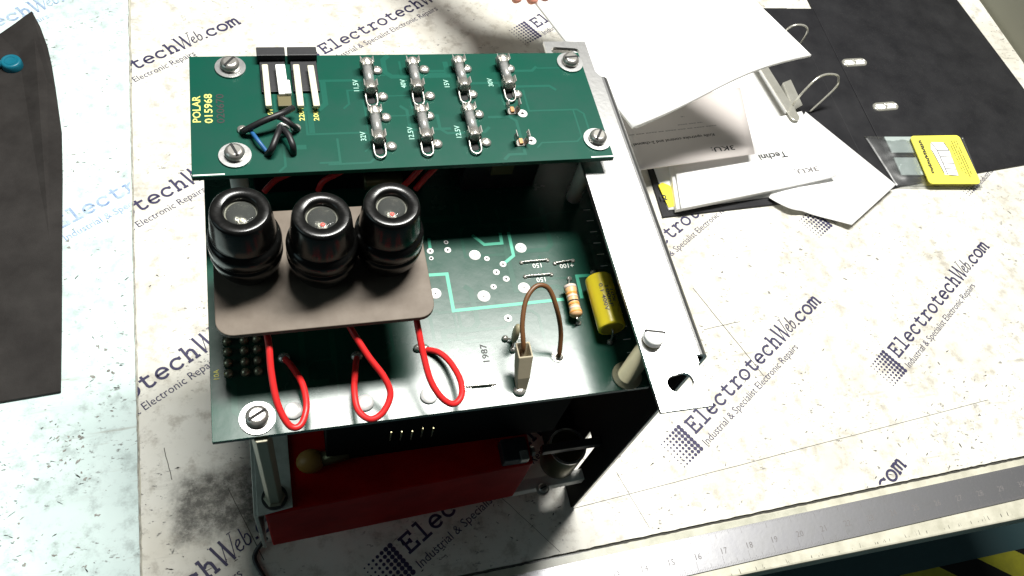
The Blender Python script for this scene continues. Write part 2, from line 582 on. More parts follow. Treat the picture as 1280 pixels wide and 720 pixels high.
SLAB = {
    'E': [[(0.5, 0), (5.3, 0), (5.3, 1.7)], [(1.5, 0.42), (1.5, 5.58)], [(0.5, 6), (5.1, 6), (5.1, 4.5)], [(1.9, 3.1), (3.6, 3.1)], [(3.7, 2.2), (3.7, 4.0)]],
    'l': [[(1.3, 6.4), (3.1, 6.4), (3.1, 0.4)], [(0.9, 0), (5.3, 0)]],
    'e': [[(0.9, 2.2), (5.1, 2.2)] + arc(3, 2.15, 2.1, 2.1, 5, 318, 18)],
    'c': [arc(3.1, 2.15, 2.15, 2.15, 42, 322, 18), [(4.95, 4.35), (4.95, 2.9)]],
    't': [[(2.3, 5.8), (2.3, 1.2), (2.6, 0.4), (3.4, 0.02), (4.5, 0.15), (5.4, 0.7)], [(0.8, 4.25), (1.85, 4.25)], [(2.75, 4.25), (4.9, 4.25)]],
    'r': [[(0.7, 4.25), (2.1, 4.25), (2.1, 0.4)], [(0.7, 0), (4.1, 0)], [(2.5, 3.1), (3.3, 4.0), (4.4, 4.3), (5.4, 3.6)]],
    'o': [arc(3, 2.15, 2.25, 2.15, 0, 360, 22)],
    'h': [[(0.5, 6.4), (1.5, 6.4), (1.5, 0.4)], [(0.5, 0), (2.6, 0)], [(1.9, 3.2), (2.7, 4.1), (3.7, 4.25), (4.4, 3.5), (4.5, 2.8), (4.5, 0.4)], [(3.5, 0), (5.6, 0)]],
    'm': [[(0.0, 4.2), (0.8, 4.2), (0.8, 0.4)], [(0, 0), (1.7, 0)], [(1.2, 3.6), (1.9, 4.25), (2.6, 4.1), (2.95, 3.3), (2.95, 0.0)],
          [(3.35, 3.6), (4.0, 4.25), (4.8, 4.1), (5.15, 3.3), (5.15, 0.4)], [(4.6, 0), (6.1, 0)]],
    '.': [[(2.5, 0.35), (3.5, 0.35)]],
}

def wordmark(mb, place):
    """ELECTROTECH-style slab word with an italic middle; place(u, v, layer) -> point"""
    k = 9.5 / 6.0
    lay = [0]
    def put(strokes, ox, wd, sx=1.0):
        for s in strokes:
            st = len(mb.v)
            mb.strip([((x * sx * k) + ox, y * k) for x, y in s], wd * k, 0)
            lay[0] += 1
            L = lay[0] * 0.006
            for i in range(st, len(mb.v)):
                p = mb.v[i]
                mb.v[i] = tuple(place(p[0], p[1], L))
    x = 0
    for ch in 'Electrotech':
        put(SLAB[ch], x, 1.0)
        x += 9.5
    # italic serif Web
    put([[(0.9, 7.8), (1.9, -0.7)]], x, 0.95); put([[(2.3, 0.3), (4.3, 6.4)]], x, 0.32)
    put([[(4.1, 7.8), (5.1, -0.7)]], x, 0.95); put([[(5.5, 0.3), (8.2, 7.6)]], x, 0.32)
    put([[(0.0, 7.9), (0.4, 7.9)]], x, 0.3); put([[(7.4, 7.9), (9.0, 7.9)]], x, 0.3)
    x += 6.9 * k
    put([[(0.7, 2.0), (2.4, 2.9), (2.6, 3.9), (1.9, 4.2), (0.9, 3.2), (0.5, 1.6), (0.9, 0.4), (1.9, 0.3), (2.7, 1.2)]], x, 0.5)
    x += 2.9 * k
    put([[(1.6, 7.0), (0.6, 1.0), (1.2, 0.2), (2.2, 0.6), (3.0, 2.2), (2.9, 3.7), (2.2, 4.0), (1.4, 3.0)]], x, 0.5)
    x += 2.7 * k
    put(SLAB['.'], x - 1.2 * k, 0.9)
    x += 2.6 * k
    for ch in 'com':
        put(SLAB[ch], x, 1.0)
        x += 9.5
    # dot grid left of the word
    for i in range(7):
        for j in range(8):
            r = 1.45 * (1 - i / 8.2) + 0.12
            cu = -4.2 - i * 3.0
            cv = -9.0 + j * 2.75
            n = 8
            mb.add([place(cu + r * math.cos(2 * math.pi * q / n), cv + r * math.sin(2 * math.pi * q / n), 0.004) for q in range(n)], [tuple(range(n))])

def font_mesh(txt, size=1.0, bold=0.0):
    cu = bpy.data.curves.new('t', 'FONT')
    cu.body = txt
    cu.size = size
    cu.offset = bold
    cu.resolution_u = 2
    ob = bpy.data.objects.new('t', cu)
    COL.objects.link(ob)
    dg = bpy.context.evaluated_depsgraph_get()
    dg.update()
    me = bpy.data.meshes.new_from_object(ob.evaluated_get(dg))
    v = [tuple(p.co) for p in me.vertices]
    f = [tuple(p.vertices) for p in me.polygons]
    bpy.data.objects.remove(ob)
    bpy.data.curves.remove(cu)
    bpy.data.meshes.remove(me)
    return v, f

FONT_CACHE = {}

def text(mb, txt, place, width=None, height=1.0, mi=0, bold=0.0):
    """sans lettering; place(u, v) -> point; scaled to a width and a capital height"""
    if (txt, bold) not in FONT_CACHE:
        FONT_CACHE[(txt, bold)] = font_mesh(txt, 1.0, bold)
    v, f = FONT_CACHE[(txt, bold)]
    x0 = min(p[0] for p in v); x1 = max(p[0] for p in v)
    ky = height / 0.70
    kx = (width / (x1 - x0)) if width else ky
    mb.add([place((p[0] - x0) * kx, p[1] * ky) for p in v], f, mi)

def clip_mesh(ob, planes):
    """cut a flat print at straight sheet edges: planes = (point, outward normal) in units"""
    bm = bmesh.new()
    bm.from_mesh(ob.data)
    og = Vector(ORG[ob.name])
    for p, nrm in planes:
        g = bm.verts[:] + bm.edges[:] + bm.faces[:]
        bmesh.ops.bisect_plane(bm, geom=g, plane_co=(Vector((p[0], p[1], -ZB)) - og) * S, plane_no=Vector((nrm[0], nrm[1], 0)), clear_outer=True)
    bm.to_mesh(ob.data)
    bm.free()

# ================================================================== SETTING
# bench top, floor, upstand
bench = structure(MB().box(-420, 745, -98.8, 620, -ZB - 22, -ZB - 1.6).build('bench', M_bench_edge, bevel=1.2))
structure(MB().box(-1500, 2500, -1800, 2000, -ZB - 520, -ZB - 510).build('floor', M_floor))
structure(MB().box(745.5, 775, -101, 620, -ZB - 22, -ZB + 90).build('wall', M_wall, bevel=1))

# ------------------------------------------------------------------ printed sheets
SEAM = [(-69.5, 430), (-62.4, 168.5), (-55.0, -60), (-54.6, -67)]
EDGE_Y = lambda x: -69.8 + (x - 120) * 0.0268
sr = root('printed_sheet', (200, 150, -ZB - 1.6), 'white printed protective sheet under the power supply and binder', 'sheet')
def rough_edge(a, b, n, amp):
    out = []
    for i in range(n):
        t = i / n
        out.append((a[0] + (b[0] - a[0]) * t + random.uniform(-amp, amp) * (i > 0), a[1] + (b[1] - a[1]) * t + random.uniform(-amp, amp) * (i > 0)))
    return out
poly = rough_edge((-54.6, EDGE_Y(-54.6)), (742, EDGE_Y(742)), 260, 0.22) + [(742, EDGE_Y(742)), (742, 600), (-74, 600)]
poly += rough_edge((-69.5, 430), (-62.4, 168.5), 40, 0.25) + rough_edge((-62.4, 168.5), (-54.6, -60), 40, 0.25)
MB().prism(poly, -ZB - 1.6, -ZB).build('film', M_sheet, sr)
sl = root('printed_sheet', (-200, 150, -ZB - 1.6), 'mint tinted protective sheet under the black rubber mat', 'sheet')
poly2 = [(-410, -90), (-56.2, -90), (-56.0, -60)] + rough_edge((-56.0, -60), (-63.8, 168.5), 30, 0.2) + rough_edge((-63.8, 168.5), (-71, 430), 30, 0.2) + [(-76, 600), (-410, 600)]
MB().prism(poly2, -ZB - 1.6, -ZB - 0.35).build('film', M_sheet_mint, sl)

ANG = math.radians(32.6)
def logo(ex, ey, parent, material, planes, ang=ANG, z=0.12, sub=True):
    ca, sa = math.cos(ang), math.sin(ang)
    def place(u, v, L=0.0):
        return (ex + u * ca - v * sa, ey + u * sa + v * ca, -ZB + z + L)
    mb = MB()
    wordmark(mb, place)
    if sub:
        text(mb, 'Industrial & Specialist Electronic Repairs', lambda u, v: place(u + 0.5, v - 10.6, 0.0), 110, 5.2)
    o = mb.build('printed_logo', material, parent)
    clip_mesh(o, planes)
    if not o.data.vertices:
        bpy.data.objects.remove(o)
right_planes = [((-62.4, 168.5), (-1.0, -0.031)), ((120, -69.0), (0.0268, -1.0))]
left_planes = [((-64.4, 168.5), (1.0, 0.031))]
for ex, ey in ((271.5, -10.8), (444.6, 22.6), (271, 117), (441, 149), (601, 178), (251, 361), (71, 332), (-121, 282), (-117, 154),
               (-112, 26), (-105, -101), (80.6, -54.3), (280, -137), (445, -105), (76, 75), (73, 204), (618, 56), (640, -70)):
    logo(ex, ey, sr, M_ink, right_planes)
for ex, ey in ((-222, 322), (-108, 180), (-300, 190), (-290, 60)):
    logo(ex, ey, sl, M_ink_pale, left_planes, z=-0.2)

# knife scores on the right sheet
for a, b, wd in (((716, 636), (1235, 500), 0.34), ((866, 360), (955, 470), 0.5), ((770, 590), (812, 660), 0.3), ((880, 412), (925, 402), 0.4),
                 ((560, 560), (700, 690), 0.25), ((285, 610), (330, 700), 0.4), ((205, 560), (215, 600), 0.4)):
    pa, pb = PB(*a), PB(*b)
    n = 14
    pts = []
    for i in range(n + 1):
        q = pa.lerp(pb, i / n)
        pts.append((q.x + random.uniform(-.15, .15), q.y + random.uniform(-.15, .15)))
    MB().strip(pts, wd, -ZB + 0.10).build('knife_score', M_gap, sr)

# scuffs and specks trodden into both sheets
def flecks(parent, n, xr, yr, planes, z, dens, material=M_debris, big=1.0):
    mb = MB()
    for i in range(n):
        x = random.uniform(*xr); y = random.uniform(*yr)
        if random.random() > dens(x, y):
            continue
        L = random.choice((0.25, 0.3, 0.4, 0.55, 0.8, 1.5, 2.2)) * random.uniform(0.6, 1.2)
        W = random.uniform(0.14, 0.42) * min(1.0, L * 1.3)
        if big > 1:
            L = random.uniform(.3, 1.5); W = L * random.uniform(.25, .9)
        a = random.choice((0.5, 0.7, 2.6, -0.3)) + random.gauss(0, 0.35)
        k = 9
        pts = []
        for q in range(k):
            t = 2 * math.pi * q / k
            rr = random.uniform(0.35, 1.3)
            px = L * rr * math.cos(t); py = W * rr * math.sin(t)
            pts.append((x + px * math.cos(a) - py * math.sin(a), y + px * math.sin(a) + py * math.cos(a), z + 0.004 * (i % 12)))
        mb.add(pts, [tuple(range(k))])
    o = mb.build('scuff_mark', material, parent)
    o['kind'] = 'stuff'
    clip_mesh(o, planes)
patch_r = lambda x, y: (0.8 if y < 30 else 0.3) * (0.1 + 1.3 * (math.sin(x * .021 + 1.3 * math.sin(y * .03)) * math.cos(y * .05 + x * .013)) ** 2)
patch_l = lambda x, y: (0.9 if y < 150 else 0.22) * (0.12 + 1.2 * (math.sin(x * .09 + y * .02) * math.cos(y * .045 + x * .05)) ** 2)
M_scuff_grey = mat('grey_scuff', (0.16, 0.155, 0.14), .8, noise=(200, .8, (0.4, 0.39, 0.36)))
flecks(sr, 2200, (-55, 640), (-66, 160), right_planes, -ZB + 0.2, patch_r)
flecks(sr, 1000, (-55, 640), (-66, 160), right_planes, -ZB + 0.16, patch_r, M_scuff_grey, 1.9)
flecks(sl, 900, (-140, -66), (-60, 370), left_planes, -ZB - 0.2, patch_l)
flecks(sl, 600, (-140, -66), (-60, 370), left_planes, -ZB - 0.24, patch_l, M_scuff_grey, 1.9)

# grime packed along the sheet edge, clear tape, ruler
edge_pts = [(x, EDGE_Y(x) - 0.8 + random.uniform(-.22, .22)) for x in [-40 + 2.5 * i for i in range(310)]]
MB().strip(edge_pts, 1.4, -ZB - 1.5).build('grime_line', M_gap, sr)
for y_a, y_b in ((-66, 60), (60, 170), (170, 300), (300, 430)):
    pts_ = []
    n_ = 30
    for i in range(n_ + 1):
        yy_ = y_a + (y_b - y_a) * i / n_
        xs_ = -62.4 - (yy_ - 168.5) * 0.0318
        pts_.append((xs_ - .5 + random.uniform(-.35, .35), yy_))
    MB().strip(pts_, 0.9, -ZB - 0.2).build('seam_grime', mat('seam_dirt', (0.22, 0.21, 0.18), .9, noise=(150, .9, (0.5, 0.5, 0.44))), sr)
tp = MB()
tp.prism([(100, -76.5), (245, -74.5), (330, -72.0), (330, -66.5), (240, -68.5), (100, -70.5)], -ZB - 1.45, -ZB - 1.2)
tag(tp.build('clear_tape', M_tape, None, (200, -71, -ZB - 1.45)), 'strip of clear sticky tape along the cut sheet edge above the steel ruler', 'tape')

nk = MB()
for i in range(90):
    x = random.uniform(120, 640); yb = -98.2 + (x - 243.7) * .012
    L_ = random.uniform(.6, 3.2); w_ = random.uniform(.15, .5)
    a_ = random.uniform(-.5, .5)
    nk.add([(x, yb + .2, -ZB - 1.55), (x + w_, yb, -ZB - 1.55), (x + w_ * .7 + a_, yb + L_, -ZB - 1.55), (x + a_ * .8, yb + L_ * .9, -ZB - 1.55)], [(0, 1, 2, 3)])
o = nk.build('edge_nick', M_debris, bench)
o['kind'] = 'stuff'
rul = root('steel_ruler', (300, -80, -ZB - 1.6), 'long steel ruler with stamped inch numbers fixed along the bench edge', 'ruler')
YR0 = lambda x: -93.2 + (x - 243.7) * 0.027
RW = 20.8
MB().prism([(-50, YR0(-50)), (700, YR0(700)), (700, YR0(700) + RW), (-50, YR0(-50) + RW)], -ZB - 1.6, -ZB - 0.6).build('blade', M_ruler, rul, bevel=0.15)
p13 = PB(766, 715); p23 = PB(1085, 650)
step = (p23.x - p13.x) / 10
x0r = p13.x - 13 * step
tk = MB()
for i in range(-2, 36 * 16):
    xx = x0r + step * i / 16
    if not -48 < xx < 690:
        continue
    ln = 7.5 if i % 16 == 0 else (4.2 if i % 8 == 0 else (2.8 if i % 4 == 0 else 1.7))
    tk.box(xx - 0.09, xx + 0.09, YR0(xx) + 0.4, YR0(xx) + 0.4 + ln * 0.8, -ZB - 0.6, -ZB - 0.56)
    tk.box(xx - 0.07, xx + 0.07, YR0(xx) + RW - 0.4 - ln * 0.5, YR0(xx) + RW - 0.4, -ZB - 0.6, -ZB - 0.56)
o = tk.build('graduation', M_print_grey, rul)
o['kind'] = 'stuff'
for k in range(0, 37):
    xx = x0r + step * k
    if -40 < xx < 680:
        nm = MB()
        text(nm, str(k), lambda u, v, xx=xx: (xx + u + 0.4, YR0(xx) + 7.4 + v, -ZB - 0.55), None, 3.6)
        nm.build('stamped_number', M_print_grey, rul)

# hazard tape on the floor beside the bench
hz = root('hazard_tape', (800, -110, -ZB - 510), 'yellow and black hazard tape stuck on the dark floor', 'floor tape')
fz = -510 - ZB
def PF(u, v): return P(u, v, fz)
a = PF(1140, 716); b = PF(1300, 681)
d = (b - a).normalized(); nn = Vector((-d.y, d.x, 0))
for i in range(-5, 9):
    q = a + d * (i * 62 - 20)
    pl = [q, q + d * 62, q + d * 62 - nn * 46 + d * 62, q - nn * 46 + d * 62]
    pl = [(p.x, p.y) for p in pl][::-1]
    MB().prism(pl, fz, fz + 0.6).build('stripe', M_haz_y if i % 2 == 0 else M_haz_k, hz)

# ================================================================== POWER SUPPLY UNIT
Hm, Ht, Hf, Hp = 96.3, 136.5, 128.4, 128.0
un = root('power_supply_unit', (90, 20, -ZB), 'opened power supply unit with stacked green circuit boards and three black screw fuses', 'power supply')

# ---- main board
mainb = MB().box(-0.3, 168.2, -42.2, 106, Hm - 2.2, Hm).build('main_circuit_board', [M_pcb], un, bevel=0.15)
def pad(u, v, r, hole=0.32, z=Hm, parent=None, material=None):
    p = P(u, v, z)
    mb = MB()
    mb.lathe((p.x, p.y, z), [(r, 0.0), (r, 0.14), (r * hole, 0.14)], 22, 0)
    mb.f = [q for q in mb.f]
    mb.lathe((p.x, p.y, z + 0.05), [(r * hole, 0), (r * hole, 0.13)], 14, 1)
    mb.build('pad', [material or M_pad, M_hole], parent or mainb)
for u, v, r in ((651, 310, 2.5), (593.5, 319, 2.5), (604.8, 370.4, 2.7), (655, 360, 2.6), (544, 367, 2.5)):
    pad(u, v, r, 0.16)
for u, v, r in ((537.7, 314, 1.45), (559.6, 312.7, 1.45), (608.5, 323.5, 1.2), (628.7, 330.4, 1.45), (620.4, 340.4, 1.45), (632.7, 348.7, 1.45),
                (616.9, 358.7, 1.3), (635, 398, 1.7)):
    pad(u, v, r, 0.36)
for u, v, r in ((557.5, 303, 0.95), (539, 323, 0.95)):
    pad(u, v, r, 0.62)
def trace(pix, wd=1.15, material=None):
    MB().strip([P(u, v, Hm)[:2] for u, v in pix], wd, Hm + 0.07).build('trace', material or M_trace, mainb)
trace([(530, 344.3), (558.5, 342.5), (566.9, 388.5), (705, 374)], 1.5)
trace([(536, 298), (537.7, 311)], 1.3)
trace([(590, 294), (605.4, 305.8), (627.3, 304), (625.0, 291)], 1.4)
trace([(635.4, 290), (641.9, 319.6), (631.0, 328.6)], 1.4)
trace([(738, 344), (721, 345.2), (727.5, 373)], 1.5)
for (u0, v0), (u1, v1), tx, tu, tv in (((651.6, 328.7), (684, 325.8), '150', 676, 329), ((656.4, 346.2), (689, 343.5), '150', 681, 346.5), ((693.5, 329.8), (715.8, 326.2), '+100', 716, 329)):
    a, b = P(u0, v0, Hm), P(u1, v1, Hm)
    mb = MB()
    mb.tube([a + Vector((0, 0, -.5)), a + Vector((0.1, 0, .8)), a.lerp(b, .5) + Vector((0, 0, 1.0)), b + Vector((-.1, 0, .8)), b + Vector((0, 0, -.5))], 0.36, 8)
    mb.blob(a, 1.0, 1.0, 0.7); mb.blob(b, 1.0, 1.0, 0.7)
    mb.build('link_wire', M_tin, mainb)
    q = P(tu, tv, Hm)
    t = MB()
    text(t, tx, lambda x, y: (q.x - x, q.y - y, Hm + 0.08), None, 2.2)
    t.build('legend', M_silk, mainb)
# silkscreen words reading up the board
def vtext(tx, u, v, h, material, z=Hm, parent=None, width=None, name='legend'):
    q = P(u, v, z)
    t = MB()
    text(t, tx, lambda x, y: (q.x - y, q.y + x, z + 0.08), width, h, 0, .012)
    return t.build(name, material, parent or mainb)
vtext('POLAR', 580, 474, 3.0, M_silk, width=13.5)
vtext('ADOV', 655, 436, 2.4, M_silk, width=10.5)
vtext('FF', 666, 486, 3.2, M_silk, width=6)
vtext('1987', 612, 452, 2.6, M_ink_black, width=8)
vtext('10A', 274, 474, 1.9, M_silk_yellow)
# copper tracks that show faintly through the mask
def buried(parent, x0, x1, y0, y1, z, n, material):
    mb_ = MB()
    rr = random.Random(3)
    for i in range(n):
        x = rr.uniform(x0 + 6, x1 - 6); y = rr.uniform(y0 + 4, y1 - 4)
        pts = [(x, y)]
        d_ = rr.choice(((1, 0), (0, 1), (0, -1), (-1, 0)))
        for k in range(rr.randint(2, 4)):
            L_ = rr.uniform(6, 24)
            nx_, ny_ = pts[-1][0] + d_[0] * L_, pts[-1][1] + d_[1] * L_
            if not (x0 + 3 < nx_ < x1 - 3 and y0 + 3 < ny_ < y1 - 3):
                break
            pts.append((nx_, ny_))
            dg = rr.choice((1, -1))
            if rr.random() < .6:
                pts.append((nx_ + (d_[0] or dg) * 2.5, ny_ + (d_[1] or dg) * 2.5))
            d_ = (0, dg) if d_[0] else (dg, 0)
        if len(pts) > 1:
            mb_.strip(pts, rr.choice((.7, .9, 1.3, 2.2)), z + .012 + .0012 * i)
    o_ = mb_.build('buried_track', material, parent)
    o_['kind'] = 'stuff'
buried(mainb, -.3, 168, -42, 60, Hm, 34, mat('masked_copper', (0.002, 0.056, 0.034), .24, spec=.55))
# ticks along the right edge
for i in range(13):
    y = 47 - i * 6.1
    MB().box(163.0, 166.4, y - 0.16, y + 0.16, Hm, Hm + 0.09).build('edge_mark', M_silk, mainb)
# solder pins at the left
for r_, vv in enumerate((428, 441, 455, 468)):
    for c_, uu in enumerate((284, 305, 321)):
        p = P(uu + r_ * 0.7, vv - c_ * 1.6, Hm)
        mb = MB().blob((p.x, p.y, Hm), 1.7, 1.7, 1.9)
        mb.cyl((p.x, p.y, Hm + 1), (p.x + 0.2, p.y, Hm + 3.2), 0.45, 0.35, 8)
        mb.build('solder_pin', mat('dull_brass_solder', (0.42, 0.38, 0.27), .28, .7, noise=(600, .8, (0.15, 0.13, 0.08))), mainb)
# round bright solder pads near the front edge
for u, v in ((367, 514), (456, 504), (536, 495)):
    p = P(u, v, Hm)
    MB().blob((p.x, p.y, Hm), 3.4, 3.4, 1.2, 24).build('solder_pad', mat('glare_solder', (0.80, 0.80, 0.78), .35, .3), mainb)  # pale colour carries the lamp glare on these pads
# screw with washer at the front left corner
def pan_screw(p, rw, rh, parent, slot=0.4, cross=False, hh=3.0, washer=True):
    o = MB().lathe((p.x, p.y, p.z + (0.7 if washer else 0)), [(rh, 0), (rh, hh * .55), (rh * .88, hh * .85), (rh * .6, hh)], 28)
    ob = o.build('screw', M_steel, parent, (p.x, p.y, p.z))
    if washer:
        MB().ring((p.x, p.y, p.z), rh * 0.7, rw, 0.0, 0.7, 36).build('washer', M_alu, ob)
    zt = p.z + hh + (0.7 if washer else 0)
    ca, sa = math.cos(slot), math.sin(slot)
    sl_ = MB().box(-rh * .82, rh * .82, -rh * .14, rh * .14, zt - 0.6, zt + 0.03)
    if cross:
        sl_.box(-rh * .14, rh * .14, -rh * .6, rh * .6, zt - 0.6, zt + 0.04)
    sl_.xf(lambda q: (p.x + q.x * ca - q.y * sa, p.y + q.x * sa + q.y * ca, q.z))
    sl_.build('slot', M_hole, ob)
    return ob
p = P(322, 523, Hm); p.z = Hm
pan_screw(p, 6.4, 4.2, un, 0.5)
# bare link with eyelets
a, b = P(584, 484, Hm), P(619, 481, Hm)
mb = MB().tube([a + Vector((0, 0, .3)), a + Vector((.6, 0, .9)), b + Vector((-.6, 0, .9)), b + Vector((0, 0, .3))], 0.42, 8)
mb.ring(a, 0.6, 1.7, 0, 0.4); mb.ring(b, 0.6, 1.9, 0, 0.4)
mb.build('link_wire', M_tin, mainb)

# ---- resistor
def axial(name, pa, pb, r, mats, bands, lead_front, lead_back, dumb=1.12, parent=un):
    pa = Vector(pa); pb = Vector(pb)
    ax = (pb - pa)
    L = ax.length
    o = MB().lathe(pa, [(r * .55, 0), (r * .9, 0.5), (r * dumb, 1.2), (r * dumb, L * .16), (r, L * .24), (r, L * .76), (r * dumb, L * .84), (r * dumb, L - 1.2), (r * .9, L - .5), (r * .55, L)], 28, axis=ax).build(name, mats, parent, tuple(pa.lerp(pb, .5)))
    for t0, t1, mm in bands:
        rr = (r * dumb if (t1 < .17 or t0 > .83) else r) + 0.07
        MB().lathe(pa + ax * t0, [(rr, 0), (rr, L * (t1 - t0))], 28, axis=ax).build('band', mm, o)
    ld = MB().tube([pb, pb + ax.normalized() * 1.2, lead_front + Vector((0, 0, 1.2)), lead_front], 0.42, 8)
    ld.blob(lead_front, 1.25, 1.25, 0.9)
    ld.build('lead', M_tin, o)
    ld = MB().tube([pa, pa - ax.normalized() * 1.4, lead_back + Vector((0, 0, 1.2)), lead_back], 0.42, 8)
    ld.blob(lead_back, 1.25, 1.25, 0.9)
    ld.build('lead', M_tin, o)
    return o
zr = Hm + 4.2
pa = P(712, 357, zr); pb = P(721, 396, zr)
lf = P(723, 404, Hm); lb = P(711.5, 349, Hm)
axial('resistor', pa, pb, 2.35, M_resist, ((.03, .12, M_band_p), (.26, .32, M_band_o), (.36, .41, M_band_p), (.52, .56, M_band_k), (.60, .66, M_band_o), (.72, .78, M_band_p), (.86, .9, M_band_o)), lf, lb, 1.14)
# ---- yellow film capacitor
zc = Hm + 7.4
pa = P(747.5, 348, zc); pb = P(765, 411, zc)
ax = pb - pa; L = ax.length
cap = MB().lathe(pa, [(5.4, 0), (5.7, 0.35), (5.75, 1), (5.75, L - 1), (5.65, L - .2), (5.3, L)], 36, axis=ax).build('film_capacitor', M_yellow, un, tuple(pa.lerp(pb, .5)))
MB().lathe(pb - ax.normalized() * 0.1, [(4.85, 0), (4.6, 0.35)], 30, axis=ax).build('end_seal', M_yellow_end, cap)
MB().lathe(pa + ax.normalized() * 0.1, [(4.85, 0), (4.6, 0.35)], 30, axis=-ax).build('end_seal', M_yellow_end, cap)
lf = P(762, 428, Hm)
mb = MB().tube([pb, pb + ax.normalized() * 1.5, lf + Vector((0.3, 0.6, 3)), lf + Vector((0, 0, .3))], 0.42, 8); mb.blob(lf, 1.3, 1.3, 1.3)
mb.build('lead', M_tin, cap)
lb = P(741, 341, Hm)
mb = MB().tube([pa, pa - ax.normalized() * 1.5, lb + Vector((0, 0, 2)), lb], 0.42, 8); mb.blob(lb, 1.3, 1.3, 1.0)
mb.build('lead', M_tin, cap)
# lettering wrapped round the can
aN = ax.normalized(); side = aN.cross(Vector((0, 0, 1))).normalized(); upv = side.cross(aN)
if upv.z < 0: upv = -upv
lt = MB()
def wrap(u, v):
    th = v / 5.81
    return pa + aN * u + (upv * math.cos(th) + side * math.sin(th)) * 5.81
for tx, u0, v0, wd in (('0.1 400V', 5.5, 2.8, 13), ('100nF', 7, 0.6, 10), ('10%', 8.5, -1.5, 6)):
    text(lt, tx, lambda u, v: wrap(u0 + u, v0 - v), wd, 1.6, 0, .015)
lt.build('legend', M_print_grey, cap)

# ---- tan disc capacitor standing on edge
pd = P(641, 432, Hm)
dc = MB().lathe((-1.3, 0, 0), [(0.1, 0), (4.2, .25), (5.4, .8), (5.4, 1.7), (4.2, 2.3), (0.1, 2.6)], 24, axis=(1, 0, 0))
dc.xf(lambda q: (pd.x + q.x + q.y * 0.12 + .2, pd.y + 1.6 + q.y * 0.55, Hm + 7.4 + q.z * 1.12))
dco = dc.build('disc_capacitor', M_disc, un, tuple(pd))
for du, dv in ((631, 424), (640.5, 438)):
    q = P(du, dv, Hm)
    mb = MB().blob(q, 1.4, 1.4, 1.5); mb.cyl(q + Vector((0, 0, .4)), (pd.x, pd.y + 1.4, Hm + 3.2), 0.4, 0.4, 8)
    mb.build('lead', M_tin, dco)
# ---- beige terminal cover with the brown wire
pt = P(650, 484, Hm)
tb = P(641, 483, Hm); 
zt = Hm + 15.5
t0, t1 = P(647, 434, zt), P(664, 440, zt)
cx = (t0.x + t1.x) / 2; cy = (t0.y + t1.y) / 2
bx, by = pt.x, pt.y
def wedge(x, y, z, wx, wy):
    return [(x - wx, y - wy, z), (x + wx, y - wy, z), (x + wx, y + wy, z), (x - wx, y + wy, z)]
mb = MB()
lv = [wedge(bx, by, Hm + 1.2, 2.0, 2.1), wedge(bx + (cx - bx) * .4, by + (cy - by) * .4, Hm + 7, 2.6, 3.0), wedge(cx, cy, zt, 2.9, 3.3),
      wedge(cx, cy, zt, 2.3, 2.7), wedge(bx + (cx - bx) * .7, by + (cy - by) * .7, Hm + 10, 2.0, 2.3)]
v = [q for l in lv for q in l]
f = [(3, 2, 1, 0)]
for j in range(4):
    for k in range(4):
        k2 = (k + 1) % 4
        f.append((j * 4 + k, j * 4 + k2, (j + 1) * 4 + k2, (j + 1) * 4 + k))
f.append((16, 17, 18, 19))
mb.add(v, f)
tc_ = mb.build('terminal_cover', M_beige, un, (bx, by, Hm), bevel=0.35)
MB().blob((bx - .6, by - 1.6, Hm), 2.6, 2.4, 1.6).build('solder_joint', M_tin, tc_)
wb = P(697, 446, Hm)
wpts = [Vector((cx - .4, cy + .4, Hm + 9)), Vector((cx - .5, cy + .6, zt + 1)), P(653, 404, Hm + 22), P(658, 374, Hm + 26), P(671, 357.5, Hm + 27.5), P(686, 361, Hm + 26), P(696, 386, Hm + 21), P(701, 415, Hm + 11), wb + Vector((0, 0, 3)), wb + Vector((0, 0, 0))]
bw = MB().tube(wpts, .98, 12).build('brown_wire', M_wire_brown, un, tuple(wb))
mb = MB().ring(wb, 0.9, 2.5, 0, 0.35); mb.blob((wb.x + .6, wb.y - .4, Hm + .3), 1.6, 1.6, 1.0)
mb.build('eyelet', M_tin, bw)

# ---- nylon pillar at the right
ns = P(784, 470, Hm); nt_ = P(813, 425, Hf + .5)
nsx, nsy = 159.7, -36.5
MB().lathe((nsx, nsy, Hm), [(6.2, 0), (6.2, .9), (4.0, 1.3), (4.0, Hf - Hm)], 32).build('nylon_pillar', M_olive_nylon, un, (nsx, nsy, Hm))
s_ = MB().lathe((nsx - .3, nsy, Hf + 1.4), [(4.1, 0), (4.1, 1.9), (3.8, 2.7), (3.2, 3.0)], 32).build('nylon_screw', M_white_nylon, un, (nsx, nsy, Hf + 1.4))
MB().box(nsx - 4.3, nsx + 3.7, nsy + .9, nsy + 1.7, Hf + 3.8, Hf + 4.43).xf(lambda q: ((q.x - nsx) * .96 + (q.y - nsy) * .25 + nsx, (q.y - nsy) - (q.x - nsx) * .22 + nsy, q.z)).build('slot', M_hole, s_)

# ---- side panel with inward flange, ears with slots
FX0, FX1, FY0, FY1 = 154.1, 174.6, -65.0, 121.3
PX, PY0, PY1 = 179.4, -44.5, 98.5
def dshape(cx, cy, a, b, flat):
    pts = arc(cx, cy, a, b, 0, 360, 28)[:-1]
    return [(max(x, cx - flat), y) for x, y in pts]
